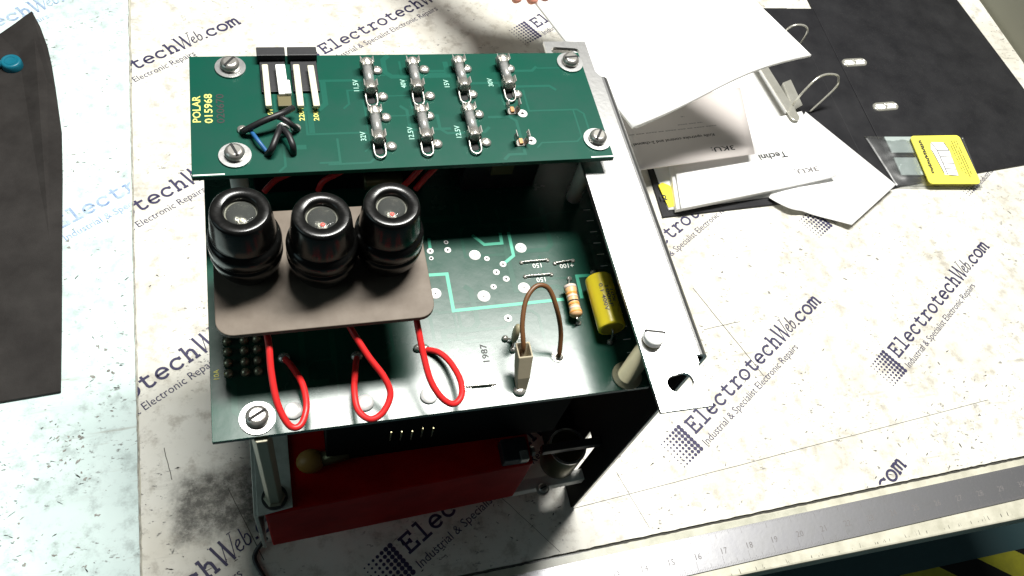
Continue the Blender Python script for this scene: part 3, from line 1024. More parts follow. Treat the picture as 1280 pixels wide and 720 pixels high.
# flange plate with two holes cut (bmesh fill between outline and hole loops)
def plate_with_holes(outline, holes, z0, z1):
    bm = bmesh.new()
    loops = []
    for lp in [outline] + holes:
        vs_ = [bm.verts.new((x * S, y * S, z1 * S)) for x, y in lp]
        es = [bm.edges.new((vs_[i], vs_[(i + 1) % len(vs_)])) for i in range(len(vs_))]
        loops.append(es)
    bmesh.ops.triangle_fill(bm, use_beauty=True, use_dissolve=False, edges=[e for l in loops for e in l])
    bm.normal_update()
    for fc in bm.faces:
        if fc.normal.z < 0:
            fc.normal_flip()
    ext = bmesh.ops.extrude_face_region(bm, geom=bm.faces[:])
    vv = [e for e in ext['geom'] if isinstance(e, bmesh.types.BMVert)]
    # original faces stay as the bottom
    for q in vv:
        q.co.z = z0 * S
    bmesh.ops.recalc_face_normals(bm, faces=bm.faces[:])
    mb = MB()
    bm.verts.index_update()
    mb.add([tuple(q.co / S) for q in bm.verts], [tuple(x.index for x in fc.verts) for fc in bm.faces])
    bm.free()
    return mb
outline = [(FX0, FY0), (FX1, FY0), (FX1, PY0 - 3.4), (FX1 + .6, PY0 - 3.4), (FX1 + .6, PY0), (FX1 + 2.0, PY0), (FX1 + 2.0, PY1), (FX1, PY1 + 3), (FX1, FY1), (FX0, FY1)]
hb = P(851, 478, Hf); ht = P(707, 64, Hf)
def slot_shape(cx, cy, hl, r, rot):
    pts = arc(hl, 0, r, r, -90, 90, 8) + arc(-hl, 0, r, r, 90, 270, 8)
    return [(cx + x * math.cos(rot) - y * math.sin(rot), cy + x * math.sin(rot) + y * math.cos(rot)) for x, y in pts]
fl = plate_with_holes(outline, [slot_shape(hb.x, hb.y, 2.0, 3.4, 0.15), slot_shape(ht.x, ht.y, 4.6, 2.3, -0.1)], Hf - 1.6, Hf)
MB_f = fl.build('side_panel', M_panel, un, (FX0, FY0, Hf))
# vertical sheet, rolled over at the top
pv = MB()
bend = arc(FX1 + 2.0, Hf - 4.5, 4.5, 4.5, 90, 0, 6)
prof = [(x, z) for x, z in bend] + [(PX - 2.9 + 0.0 + 0.0, Hf - 4.5)]
CUT0, CUT1, CUTZ = -30.0, -20.5, -13.0
outer = bend + [(FX1 + 6.5, CUTZ)]
inner = [(FX1 + 5.0, CUTZ), (FX1 + 5.0, Hf - 4.5)] + [(x, z) for x, z in arc(FX1 + 2.0, Hf - 4.5, 3.0, 3.0, 0, 90, 6)][1:]
sec = outer + inner
n = len(sec)
v = [(x, PY0, z) for x, z in sec] + [(x, PY1, z) for x, z in sec]
f = [tuple(range(n)), tuple(range(2 * n - 1, n - 1, -1))] + [(i, i + n, (i + 1) % n + n, (i + 1) % n) for i in range(n)]
pv.add(v, f)
pv.box(FX1 + 5.0, FX1 + 6.5, PY0, CUT0, -ZB, CUTZ).box(FX1 + 5.0, FX1 + 6.5, CUT1, PY1, -ZB, CUTZ)
pv.build('panel_web', M_panel, MB_f)
MB().box(FX1 + 4.2, FX1 + 4.9, PY0 + 0.8, PY1, CUTZ, Hf - 6).box(FX1 + 4.2, FX1 + 4.9, PY0 + .8, CUT0, -ZB + .5, CUTZ).box(FX1 + 4.2, FX1 + 4.9, CUT1, PY1, -ZB + .5, CUTZ).build('shade_sheet', M_shade_black, MB_f)  # added black sheet puts the shade on the panel's inner metal face

# ---- fuse plate and three screw fuses
y0p, y1p, x0p, x1p = P(400, 409, Hp).y, 33.5, P(268, 380, Hp).x, P(543, 380, Hp).x
def rrect(x0, x1, y0, y1, r, n=6):
    return (arc(x1 - r, y0 + r, r, r, -90, 0, n) + arc(x1 - r, y1 - r, r, r, 0, 90, n) + arc(x0 + r, y1 - r, r, r, 90, 180, n) + arc(x0 + r, y0 + r, r, r, 180, 270, n))
fp = MB().prism(rrect(x0p, x1p, y0p, y1p, 6), Hp - 2.2, Hp).build('fuse_plate', M_taupe, un, (x0p, y0p, Hp), bevel=0.25)
for x, y in ((x0p + 8, y1p - 5), (x1p - 8, y1p - 5), (x0p + 14, 8), (x1p - 10, 6)):
    MB().cyl((x, y, Hm), (x, y, Hp - 2.2), 2.4, None, 16).build('plate_pillar', M_grey_post, fp)

def fuse_cap(x, y, dot):
    z = Hp
    k = 0.945
    prof = [(9.4, 0), (10.1, 1.2), (11.2, 3.4), (12.3, 6.4), (13.0, 10.2), (13.05, 11.6), (12.45, 12.2), (12.4, 12.8), (12.95, 13.4), (13.0, 17.0), (12.7, 18.4), (12.0, 19.4), (11.45, 19.8), (11.35, 20.4), (11.45, 21.0), (11.15, 24.5), (10.7, 29.0), (10.35, 31.6), (10.1, 32.5), (9.7, 32.95), (9.2, 33.1), (6.3, 33.15), (5.8, 32.7), (5.6, 31.6), (5.55, 30.2), (5.5, 26.0), (0.05, 25.6)]
    o = MB().lathe((x, y, z), [(r * k, h) for r, h in prof], 48).build('fuse_cap', M_bake, un, (x, y, z))
    MB().ring((x, y, z), 4.75, 5.2, 29.6, 30.6, 36).build('window_rim', mat('olive_gasket', (0.11, 0.11, 0.075), 0.4), o)
    MB().lathe((x, y, z + 26), [(4.8, 3.6), (3.9, 1.8), (2.2, .5), (0.05, .2)], 32, caps=False).build('contact_bowl', M_bowl, o)
    ind = MB()
    ind.lathe((x + .2, y - .9, z + 26.2), [(1.7, 0), (1.6, 1.4), (1.0, 2.0), (0.05, 2.1)], 20, 0)
    ind.blob((x + .2, y - .9, z + 28.1), .85, .85, .6, mi=1, low=-.2)
    ind.build('indicator', [M_tin, dot], o)
    MB().lathe((x, y, z), [(5.2, 30.5), (5.1, 30.8), (3.3, 31.1), (0.05, 31.2)], 32, caps=False).build('window', M_glass, o)
    return o
for u, v, dot in ((300, 262, M_cream_dot), (402, 268, M_red_dot), (490, 255, M_red_dot)):
    q = P(u, v, Hp + 33)
    fuse_cap(q.x, q.y, dot)

# ---- red wire loops in front of the plate
def wire(pts, r, material, name, parent=un):
    return MB().tube(pts, r, 12, smooth_path=8).build(name, material, parent, tuple(pts[0]))
wire([P(331, 405, Hm + 24), P(336, 430, Hm + 24), P(339, 465, Hm + 20), P(347, 505, Hm + 15), P(362, 532, Hm + 11), P(376, 531, Hm + 10), P(383, 508, Hm + 10), P(378, 480, Hm + 8), P(364, 457, Hm + 4), P(355, 448, Hm + .5)], 1.22, M_wire_red, 'red_wire')
wire([P(430, 395, Hm + 25), P(443, 418, Hm + 24), P(461, 446, Hm + 20), P(480, 471, Hm + 16), P(488, 493, Hm + 13), P(479, 515, Hm + 11), P(463, 524, Hm + 10), P(448, 513, Hm + 9), P(443, 490, Hm + 8), P(444, 464, Hm + 5), P(446, 446, Hm + .5)], 1.22, M_wire_red, 'red_wire')
wire([P(519, 390, Hm + 26), P(523, 412, Hm + 24), P(529, 442, Hm + 20), P(538, 475, Hm + 16), P(552, 497, Hm + 13), P(567, 505, Hm + 11), P(577, 494, Hm + 10), P(575, 474, Hm + 8), P(562, 452, Hm + 5), P(547, 440, Hm + 3), P(530, 437, Hm + .5)], 1.22, M_wire_red, 'red_wire')
for u_, v_ in ((355, 448), (446, 446), (530, 437)):
    q = P(u_, v_, Hm)
    MB().blob(q, 2.3, 2.1, 1.5).build('solder_joint', M_tin, mainb)
q = P(522, 436, Hm)
MB().blob(q, 1.8, 1.6, 1.8).build('solder_joint', M_tin, mainb)

# ---- top board
TY0, TY1 = 44.5, 105.4
topb = MB().box(0, 165, TY0, TY1, Ht - 2.2, Ht).build('top_circuit_board', M_pcb_top, un, bevel=0.15)
for u, v, cr, sa_ in ((288, 85, False, .9), (294, 195, False, -1.2), (712, 79, False, .1), (746, 175, False, 1.0)):
    q = P(u, v, Ht); q.z = Ht
    pan_screw(q, 5.9, 3.7, un, sa_, cr, 3.2)
    MB().lathe((q.x, q.y, Hm), [(3.4, 0), (3.4, Ht - 2.2 - Hm)], 24).build('standoff', mat('pale_standoff', (0.62, 0.61, 0.56), .45), un, (q.x, q.y, Hm))
buried(topb, 0, 165, TY0, TY1, Ht, 30, mat('masked_copper_light', (0.0015, 0.072, 0.048), .32, spec=.4))
# pale edge marks
for u0, v0, u1, v1 in ((241, 219, 281, 218.5), (739, 196.5, 768, 195.5)):
    a = P(u0, v0, Ht); b = P(u1, v1, Ht)
    MB().strip([(a.x, TY0 + .7), (b.x, TY0 + .7)], 0.55, Ht + 0.08).build('edge_mark', M_silk, topb)
def ttext(tx, u, v, h, material, width=None, z=Ht):
    return vtext(tx, u, v, h, material, Ht, topb, width)
ttext('POLAR', 251, 153, 2.9, M_silk_yellow, 13.5)
ttext('015968', 266, 154, 2.9, M_silk_yellow, 15)
ttext('020670', 281, 154, 2.9, M_ink_black, 15)
ttext('250V', 342, 151, 2.0, M_silk_yellow, 6.5)
ttext('220V', 381, 151, 2.0, M_silk_yellow, 7.5)
ttext('200V', 399, 151, 2.0, M_silk_yellow, 7.5)

# glass fuses in clips (one built, the others copied)
Lf = 22.0
def clip_mb(y, w2=2.5, h=6.4):
    mb = MB()
    pr_ = [(-w2 * .55, .3), (-w2, 1.8), (-w2 * 1.02, 3.6), (-w2 * .75, 5.2), (-w2 * .98, h)]
    for s in (-1, 1):
        for i in range(len(pr_) - 1):
            (xa, za), (xb, zb_) = pr_[i], pr_[i + 1]
            xa *= -s; xb *= -s
            t = 0.3 * s
            vv = [(xa, y - 1.7, za), (xa, y + 1.7, za), (xb, y + 1.7, zb_), (xb, y - 1.7, zb_), (xa + t, y - 1.7, za), (xa + t, y + 1.7, za), (xb + t, y + 1.7, zb_), (xb + t, y - 1.7, zb_)]
            mb.add(vv, [(0, 1, 2, 3), (7, 6, 5, 4), (0, 3, 7, 4), (1, 5, 6, 2), (0, 4, 5, 1), (3, 2, 6, 7)])
    mb.box(-w2 * .7, w2 * .7, y - 1.7, y + 1.7, 0.05, 0.45)
    return mb
def fuse_at(at):
    fz_ = 3.6
    base = Vector(at)
    def T(mb):
        return mb.xf(lambda q: q + base)
    y0_, y1_ = -5.0, 11.0
    g = T(MB().lathe((0, y0_, fz_), [(2.05, 0), (2.05, y1_ - y0_)], 24, axis=(0, 1, 0))).build('fuse', mat('fuse_glass', (0.9, 0.92, 0.9), .07, alpha=.14, spec=.9), un, tuple(at))
    for s, ye in ((-1, y0_ - .6), (1, y1_ + .6)):
        e = MB().lathe((0, ye, fz_), [(1.7, 0), (2.2, .35), (2.25, 1), (2.25, 4.2), (2.1, 4.3)], 24, axis=(0, -s, 0))
        T(e).build('end_cap', M_tin, g)
        T(clip_mb(ye - s * 2.2)).build('clip', M_steel, g)
    lp_ = MB().tube([(-2.1, -4.5, 2.2), (-2.25, -7.5, 1.6), (-1.9, -10.4, 1.2), (0, -11.7, 1.1), (1.9, -10.4, 1.2), (2.25, -7.5, 1.6), (2.1, -4.5, 2.2)], .42, 8)
    T(lp_).build('spring_loop', M_steel, g)
    T(MB().lathe((0, -7.6, 0.02), [(1.7, 0), (1.7, .2)], 16)).build('well', M_hole, g)
    T(MB().lathe((0, y0_ + 3, fz_), [(1.5, 0), (1.5, y1_ - y0_ - 6)], 16, axis=(0, 1, 0))).build('sleeve', mat('fuse_filler', (0.30, 0.29, 0.28), .35, .6, noise=(300, .8, (0.12, 0.11, 0.10))), g)
    return g
row1 = [(462, 100), (520, 99), (578, 97), (634, 95)]
row2 = [(472, 162), (531, 160), (591, 158)]
proto = None
for (u, v) in row1 + row2:
    q = P(u, v, Ht + 4); at = (q.x, q.y, Ht)
    if proto is None:
        proto = fuse_at(at)
    else:
        dup(proto, un, at)
# solder joints beside the clips
jp = None
for u, v in ((471, 89), (478, 122), (530, 88), (537, 121), (583, 87), (590, 119), (637, 87), (646, 119), (482, 148), (489, 184), (546, 181), (598, 144), (607, 179), (536, 146)):
    q = P(u, v, Ht)
    if jp is None:
        mb = MB().blob((q.x, q.y, Ht), 2.3, 2.3, 1.3, 18)
        mb.cyl((q.x, q.y, Ht + .8), (q.x + .1, q.y, Ht + 2.1), .5, .4, 8)
        jp = mb.build('solder_joint', M_tin, un, (q.x, q.y, Ht))
    else:
        dup(jp, un, (q.x, q.y, Ht))
# the empty holder: two bare clips and two white pads
q = P(646, 155, Ht + 2); base = Vector((q.x, q.y, Ht))
for yy in (Lf / 2 - 2.4, -(Lf / 2 - 2.4)):
    mb = clip_mb(yy)
    mb.box(-.6, .8, yy - 1.2, yy + 1.4, .45, 1.5, 1)
    mb.xf(lambda p_: p_ + base)
    mb.build('fuse_clip', [M_steel, mat('copper_tongue', (0.45, 0.22, 0.10), .4, .8)], un, tuple(base))
pad(653, 142, 2.1, .34, Ht, topb); pad(664, 176, 2.1, .34, Ht, topb)
for tx, u, v in (('11,5V', 449, 114), ('40V', 508, 110), ('15V', 562, 109), ('30V', 617, 108), ('32V', 458, 176), ('12.5V', 518, 174), ('12.5V', 577, 172)):
    ttext(tx, u, v, 2.1, M_silk_pale)

# selector block: two black housings on the back edge with cream jumpers
for u0, u1 in ((321, 357), (360, 397)):
    a = P(u0, 75, Ht + 4); b = P(u1, 75, Ht + 4)
    h = MB().box(a.x, b.x, TY1 - 4.2, TY1 + .6, Ht, Ht + 4.2)
    hb_ = h.build('connector_housing', M_black_plastic, un, ((a.x + b.x) / 2, TY1 - 3, Ht), bevel=.3)
    MB().box(a.x + .8, b.x - .4, TY1 - 21, TY1 - 4.2, Ht, Ht + 1.2).build('socket', M_black_plastic, hb_, bevel=.25)
for i, (u0, v0, u1, v1, wd, mm) in enumerate(((331, 82, 336, 134, 1.2, M_cream), (350, 82, 355, 119, 1.9, M_white_nylon), (370, 82, 376, 134, 1.3, M_cream), (388, 83, 396, 134, 1.3, M_cream))):
    a = P(u0, v0, Ht + 3.2); b = P(u1, v1, Ht + 2.6)
    mb = MB()
    d = (b - a).normalized(); sd = Vector((d.y, -d.x, 0)).normalized()
    def seg(p0, p1, w_, t_):
        vv = []
        for p_ in (p0, p1):
            for sx, sz in ((-1, -1), (1, -1), (1, 1), (-1, 1)):
                vv.append(p_ + sd * (w_ * sx) + Vector((0, 0, t_ * sz)))
        mb.add(vv, [(3, 2, 1, 0), (4, 5, 6, 7), (0, 1, 5, 4), (1, 2, 6, 5), (2, 3, 7, 6), (3, 0, 4, 7)])
    seg(a, b, wd, .9)
    if i == 1:
        c_ = a.lerp(b, .55)
        seg(c_ + sd * 1.6 * (1 if sd.x > 0 else -1), b + sd * 1.6 * (1 if sd.x > 0 else -1), 1.3, 1.1)
    mb.build('jumper', mm, un, tuple(b), bevel=.4)
q = P(356, 130, Ht)
MB().box(q.x - 2.6, q.x + 2.6, q.y - 3, q.y + 3, Ht, Ht + 2.2).build('jumper_seat', mat('brown_seat', (0.10, 0.085, 0.03), .5), un, (q.x, q.y, Ht), bevel=.3)
# short black and blue wires
wire([P(303, 165, Ht + .5), P(308, 162, Ht + 3), P(330, 151, Ht + 6), P(352, 142, Ht + 6.5), P(366, 135, Ht + 4)], 1.25, M_wire_black, 'black_wire')
wire([P(346, 146, Ht + 5), P(355, 149, Ht + 6), P(366, 157, Ht + 4), P(372, 162, Ht + .4)], 1.1, M_wire_black, 'black_wire')
wire([P(350, 160, Ht + 4), P(346, 170, Ht + 5), P(340, 185, Ht + 4), P(334, 193, Ht + .3)], 1.25, M_wire_black, 'black_wire')
wire([P(352, 160, Ht + 4), P(360, 168, Ht + 5), P(366, 182, Ht + 4), P(367, 192, Ht + .3)], 1.25, M_wire_black, 'black_wire')
wire([P(313, 163, Ht + 2), P(322, 175, Ht + 3), P(332, 188, Ht + 1.4), P(336, 193, Ht + .2)], .8, M_wire_blue, 'blue_wire')
for u, v in ((303, 163), (370, 161)):
    q = P(u, v, Ht)
    MB().blob(q, 2.0, 2.0, 1.2).build('solder_joint', M_tin, un, tuple(q))
mb = MB()
for k in range(3):
    q = P(352 + k * 2, 157 + k, Ht + 4.5)
    mb.tube([q + Vector((-1.6, .4, -1)), q + Vector((0, 0, 1.2)), q + Vector((1.6, .2, -1))], .45, 8)
mb.build('wire_tie', M_alu_dull, un, tuple(P(354, 158, Ht)))

# ---- parts in the shade between the boards
rl = MB().box(108, 142, 62, 90, Hm, Hm + 28).build('relay', M_black_plastic, un, (125, 76, Hm), bevel=.8)
MB().box(120, 130, 61.2, 62.1, Hm + 11, Hm + 22).build('sticker', mat('old_label', (0.10, 0.09, 0.04), .6), rl)
MB().box(20, 92, 66, 98, Hm, Hm + 26).build('transformer', M_shade_black, un, (56, 80, Hm), bevel=1)
wire([P(505, 232, Hm + 20), P(515, 222, Hm + 26), P(530, 205, Hm + 32), P(540, 190, Hm + 34)], 1.3, M_wire_red, 'red_wire')
wire([P(520, 236, Hm + 18), P(530, 224, Hm + 24), P(548, 205, Hm + 30), P(556, 190, Hm + 32)], 1.3, M_wire_red, 'red_wire')
wire([P(330, 240, Hm + 20), P(345, 225, Hm + 24), P(372, 212, Hm + 28), P(390, 195, Hm + 30)], 1.2, M_wire_red, 'red_wire')
wire([P(398, 238, Hm + 18), P(405, 226, Hm + 24), P(430, 212, Hm + 28), P(440, 195, Hm + 30)], 1.2, M_wire_red, 'red_wire')
q = P(480, 235, Hm + 14)
MB().lathe((q.x - 8, q.y + 4, Hm + 14), [(3.4, 0), (3.6, 1), (3.6, 15), (3.4, 16)], 20, axis=(1, 0, 0)).build('tubular_capacitor', M_olive_can, un, tuple(q))

# ---- lower chassis
CZ = -40.0
BF = 16.0
MB().prism([(8.5, -47.4), (23.6, -45.6), (23.6, 100), (8.5, 100)], BF - 1.6, BF).build('chassis_flange', mat('zinc_sheet', (0.66, 0.66, 0.60), .4, .3, noise=(90, .7, (0.42, 0.42, 0.37))), un, (16, -40, BF), bevel=.2)
MB().box(7.0, 8.6, -47.2, 100, CZ - 2, BF - .4).build('chassis_wall', mat('zinc_sheet', (0.66, 0.66, 0.60)), un, (8, 0, CZ), bevel=.2)
lp = (16.2, -40.5)
pl = MB().lathe((lp[0], lp[1], BF), [(4.9, 0), (4.9, 1.2), (3.7, 1.6), (3.7, Hm - 2.2 - BF)], 6, smooth=False).build('hex_pillar', M_grey_post, un, (lp[0], lp[1], BF), bevel=.3)
MB().ring((lp[0], lp[1], BF), 3.8, 5.6, 0, 1.0, 30).build('spring_washer', M_dark_metal, pl)
MB().cyl((16.2, 95, BF), (16.2, 95, Hm - 2.2), 3.7, None, 6).build('hex_pillar', M_grey_post, un, (16.2, 95, BF))
# red insulation tray with its lid dark inside
rb_ = MB().prism([(11.5, -47.3), (136.5, -41.8), (136.5, 60), (11.5, 60)], CZ, BF - 1.7).build('insulation_box', M_red_box, un, (70, 0, CZ), bevel=1.0)
# feet that carry the chassis on the bench
for x, y in ((18, 30), (18, 85), (120, 85), (120, 40)):
    MB().cyl((x, y, -ZB), (x, y, CZ), 5, 5.5, 20).build('rubber_foot', M_rubber, un, (x, y, -ZB))
# amber resin part and its leads on the red box
q = P(388, 574, BF + 4)
am = MB().blob((q.x, q.y, BF - 1.7), 6.5, 5.5, 6.0, 20, low=-.5).build('resin_capacitor', M_orange, un, (q.x, q.y, BF))
MB().cyl((q.x + 5, q.y, BF + 2), (q.x + 17, q.y + 1, BF + 2.5), 3.4, 3.0, 18).build('sleeve', M_olive_can, am)
# added black block standing in for shade across the front under the board
hs = MB().box(40, 150, -27, 40, BF - 1.6, Hm - 6).build('shade_block', M_shade_black, un, (90, 20, BF), bevel=.5)
for k in range(5):
    q = P(488 + k * 13, 547 - k * 1.5 + (k % 3), Hm - 12)
    MB().cyl(q - Vector((0, 0, 3)), q + Vector((0, 0, 6)), .28, .28, 8).build('pin', M_olive_can, hs)
# terminal block with a bright screw at the end of the box
q = P(652, 566, BF + 6)
tb_ = MB().box(q.x - 9, q.x + 3.5, q.y - 3, q.y + 8, BF - 1.7, BF + 6).build('terminal_block', M_black_plastic, un, (q.x, q.y, BF), bevel=.5)
MB().box(q.x - 1.0, q.x + 3.0, q.y - 3.8, q.y + 1, BF + 2.5, BF + 7).build('tag', M_steel, tb_, bevel=.3)
MB().lathe((q.x + 5.5, q.y + 1, BF + 3), [(2.4, 0), (2.4, 1.6)], 6, axis=(1, 0, 0), smooth=False).build('nut', M_steel, tb_)
# cross bar, can, bottom rail
a = P(683, 561, 0); b = P(801, 548, 0)
MB().box(a.x - 2, FX1 + 4, a.y - 1.5, a.y + 2.5, -5, 0).build('cross_bar', M_dark_metal, un, (a.x, a.y, 0), bevel=.3)
q = P(690, 590, CZ + 8)
can = MB().lathe((q.x + 6, q.y + 7, CZ + 2), [(9.8, 0), (10, 1), (10, 24), (9.4, 25), (8.6, 25), (8.4, 24)], 36).build('can_capacitor', M_olive_can, un, (q.x, q.y, CZ))
MB().ring((q.x + 6, q.y + 7, CZ + 2), 8.8, 10.15, 24.2, 25.3, 36).build('rim', M_alu, can)
a = P(642, 607, CZ); b = P(722, 590, CZ)
rail = MB().prism([(136.8, a.y - 4.0), (FX1 + 4, b.y - 4.5), (FX1 + 4, b.y + 1.8), (136.8, a.y + 2.2)], CZ - 7, CZ).build('bottom_rail', mat('lit_rail_steel', (0.72, 0.72, 0.68), .4), un, (150, a.y, CZ), bevel=.4)  # pale colour stands in for light reaching the rail through the panel opening
q = P(678, 611, CZ); q.z = CZ
pan_screw(q, 3.6, 2.6, un, .3, False, 2.0)
MB().box(168, FX1 + 4, -19, 40, CZ - 26, CZ + 4).build('black_block', M_shade_black, un, (170, 0, CZ), bevel=.5)

# ================================================================== THINGS ROUND IT
# black lead lying on the sheet by the chassis foot
pts = [PB(333, 672, 6), PB(322, 686, 2.5), PB(318, 697, 1.2), PB(322, 708, 1.2), PB(330, 722, 1.2), PB(336, 745, 1.2)]
tag(MB().tube(pts, 1.2, 10, smooth_path=8).build('cable', M_wire_black, None, tuple(PB(322, 700))), 'short black lead lying on the sheet below the red insulation box', 'cable')

# rubber mat
mpoly = [(-260, 66), (-129, 64.6), (-99.2, 66.9), (-101, 110), (-103, 150), (-105, 190), (-106.5, 222), (-109, 260), (-112, 280), (-115, 300), (-118.5, 322, .6), (-122, 340, 2), (-127, 357, 4), (-132.5, 370, 6.5), (-137, 367, 5), (-144, 361, 3), (-154, 352.4, .8), (-180, 340), (-260, 328)]
tag(MB().prism(mpoly, -ZB - .3, -ZB + 1.9).build('rubber_mat', M_rubber, None, (-150, 200, -ZB), bevel=.3), 'black rubber mat with one curled corner on the bench', 'mat')
q = PB(14, 78, 6)
st = root('earth_plug', (q.x, q.y, -ZB + 1.9), 'round teal rubber plug resting on the black mat', 'plug')
MB().lathe((q.x, q.y, -ZB + 1.9), [(6.6, 0), (6.8, .8), (6.6, 4.5), (6.2, 5.6), (5.4, 6.2), (4.9, 6.0), (0.05, 5.9)], 36).build('cap', M_teal, st)
MB().ring((q.x, q.y, -ZB + 1.9), 3.3, 3.9, 5.9, 6.2, 30).build('rim', M_teal, st)
MB().tube([(q.x - 5, q.y, -ZB + 5), (q.x - 14, q.y - 1, -ZB + 4.6), (q.x - 30, q.y - 2, -ZB + 3.6), (q.x - 70, q.y - 12, -ZB + 3.4)], [2.6, 2.4, 2.0, 1.5, 1.5], 12).build('lead', M_teal, st)

# ---- lever arch binder
zb0 = -ZB
bi = root('lever_arch_binder', (500, 270, zb0), 'open black lever arch binder with two metal ring slots in its cover', 'binder')
MB().prism([(303, 157), (500, 166.5), (506, 385), (313, 385)], zb0, zb0 + 2.0).build('back_cover', M_binder, bi, bevel=.5)
MB().prism([(500.1, 166.55), (524.4, 171.45), (534.4, 385), (506.1, 385)], zb0, zb0 + 1.7).build('spine', M_binder, bi, bevel=.5)
MB().prism([(524.6, 171.5), (598, 179.5), (664, 186.5), (716, 196), (718, 278), (711, 401), (534.6, 401)], zb0, zb0 + 2.2).build('front_cover', M_binder, bi, bevel=.5)
for u, v in ((1068, 78), (1107, 133)):
    q = PB(u, v, 2.5)
    mb = MB()
    oval = slot_shape(q.x, q.y, 8.6, 4.6, .05); inn = slot_shape(q.x, q.y, 8.0, 3.0, .05)
    k = len(oval)
    vv = [(x, y, zb0 + 2.2) for x, y in oval] + [(q.x + (x - q.x) * .97, q.y + (y - q.y) * .93, zb0 + 3.3) for x, y in oval] + [(x, y, zb0 + 3.3) for x, y in inn] + [(x, y, zb0 + 2.3) for x, y in inn]
    ff = []
    for j in range(3):
        for i in range(k):
            ff.append((j * k + i, j * k + (i + 1) % k, (j + 1) * k + (i + 1) % k, (j + 1) * k + i))
    mb.add(vv, ff, 0, True)
    mb.add([(x, y, zb0 + 2.32) for x, y in inn], [tuple(range(k))], 1)
    mb.tube([(q.x - 1.2, q.y - 2.8, zb0 + 2.9), (q.x + .8, q.y, zb0 + 3.4), (q.x - 1, q.y + 2.8, zb0 + 2.9)], .7, 8)
    mb.build('ring_slot', [M_chrome, M_paper], bi)
# mechanism on the back cover
ms = root_dummy = None
bar0 = PB(997, 150, 15); bar1 = PB(958, 88, 15)
dd = (bar1 - bar0).normalized(); dd.z = 0; dd.normalize(); sd = Vector((-dd.y, dd.x, 0))
L_ = 120
def rounded_bar(p0, dirv, side, length, hw, z0, z1):
    pts = [p0 + dirv * (hw + hw * math.cos(a)) * 1.0 + side * (hw * math.sin(a)) for a in [math.pi / 2 + math.pi * i / 8 for i in range(9)]]
    pts = [p0 + dirv * hw + (-dirv) * (hw * math.cos(t)) + side * (hw * math.sin(t)) for t in [math.pi / 2 - math.pi * i / 8 for i in range(9)]]
    pts += [p0 + dirv * length - side * hw, p0 + dirv * length + side * hw]
    return [(p.x, p.y) for p in pts]
pl_ = rounded_bar(bar0, dd, sd, L_, 4.2, 0, 0)
area2 = sum(pl_[i][0] * pl_[(i + 1) % len(pl_)][1] - pl_[(i + 1) % len(pl_)][0] * pl_[i][1] for i in range(len(pl_)))
if area2 < 0: pl_ = pl_[::-1]
MB().prism(pl_, zb0 + 13.6, zb0 + 14.8).build('clamp_bar', M_chrome, bi, bevel=.4)
def arch(foot_u, foot_v, top_pix, end_pix, r=.95):
    a = PB(foot_u, foot_v, 14.8)
    pts = [a - Vector((0, 0, 12.5)), a] + [PB(u, v, h) for u, v, h in top_pix] + [PB(*end_pix)]
    return MB().tube(pts, r, 10, smooth_path=8).build('ring_arch', M_chrome, bi)
arch(991, 131, ((1003, 116, 28), (1020, 99, 38), (1033, 93, 40), (1046, 94, 38), (1048, 100, 32), (1043, 111, 24)), (1012, 140, 3))
arch(975, 50, ((983, 38, 32), (992, 32, 38), (1003, 31.5, 39), (1009, 36, 36), (1006, 46, 28)), (990, 68, 6))
MB().prism([(q_.x, q_.y) for q_ in (PB(988, 100, 8), PB(1003, 132, 8), PB(993, 138, 8), PB(978, 104, 8))][::-1], zb0 + 2, zb0 + 9).build('lever_base', M_chrome, bi, bevel=.5)

# ---- paper
def sheet(name, quad, nx, ny, thick, zfun, material, label, cat, group=None):
    """paper as a bent patch between four (x, y) corners with a height function of (s, t)"""
    mb = MB()
    (ax_, ay_), (bx_, by_), (cx_, cy_), (dx_, dy_) = quad
    for lay in (0, 1):
        for j in range(ny + 1):
            for i in range(nx + 1):
                s_, t_ = i / nx, j / ny
                x = (1 - t_) * ((1 - s_) * ax_ + s_ * bx_) + t_ * ((1 - s_) * dx_ + s_ * cx_)
                y = (1 - t_) * ((1 - s_) * ay_ + s_ * by_) + t_ * ((1 - s_) * dy_ + s_ * cy_)
                zz = zfun(s_, t_)
                ex = ey = 0
                if isinstance(zz, tuple):
                    zz, ex, ey = zz
                mb.v.append((x + ex, y + ey, zb0 + zz + (thick if lay else 0)))
    N = (nx + 1) * (ny + 1)
    for j in range(ny):
        for i in range(nx):
            a_ = j * (nx + 1) + i
            mb.f.append((N + a_, N + a_ + 1, N + a_ + nx + 2, N + a_ + nx + 1)); mb.mi.append(0); mb.sm.append(True)
            mb.f.append((a_ + nx + 1, a_ + nx + 2, a_ + 1, a_)); mb.mi.append(0); mb.sm.append(True)
    edge = [i for i in range(nx + 1)] + [j * (nx + 1) + nx for j in range(1, ny + 1)] + [ny * (nx + 1) + i for i in range(nx - 1, -1, -1)] + [j * (nx + 1) for j in range(ny - 1, 0, -1)]
    for k in range(len(edge)):
        a_, b_ = edge[k], edge[(k + 1) % len(edge)]
        mb.f.append((a_, b_, N + b_, N + a_)); mb.mi.append(0); mb.sm.append(False)
    cxm = sum(q_[0] for q_ in quad) / 4; cym = sum(q_[1] for q_ in quad) / 4
    o = mb.build(name, material, None, (cxm, cym, zb0))
    tag(o, label, cat, group)
    return o

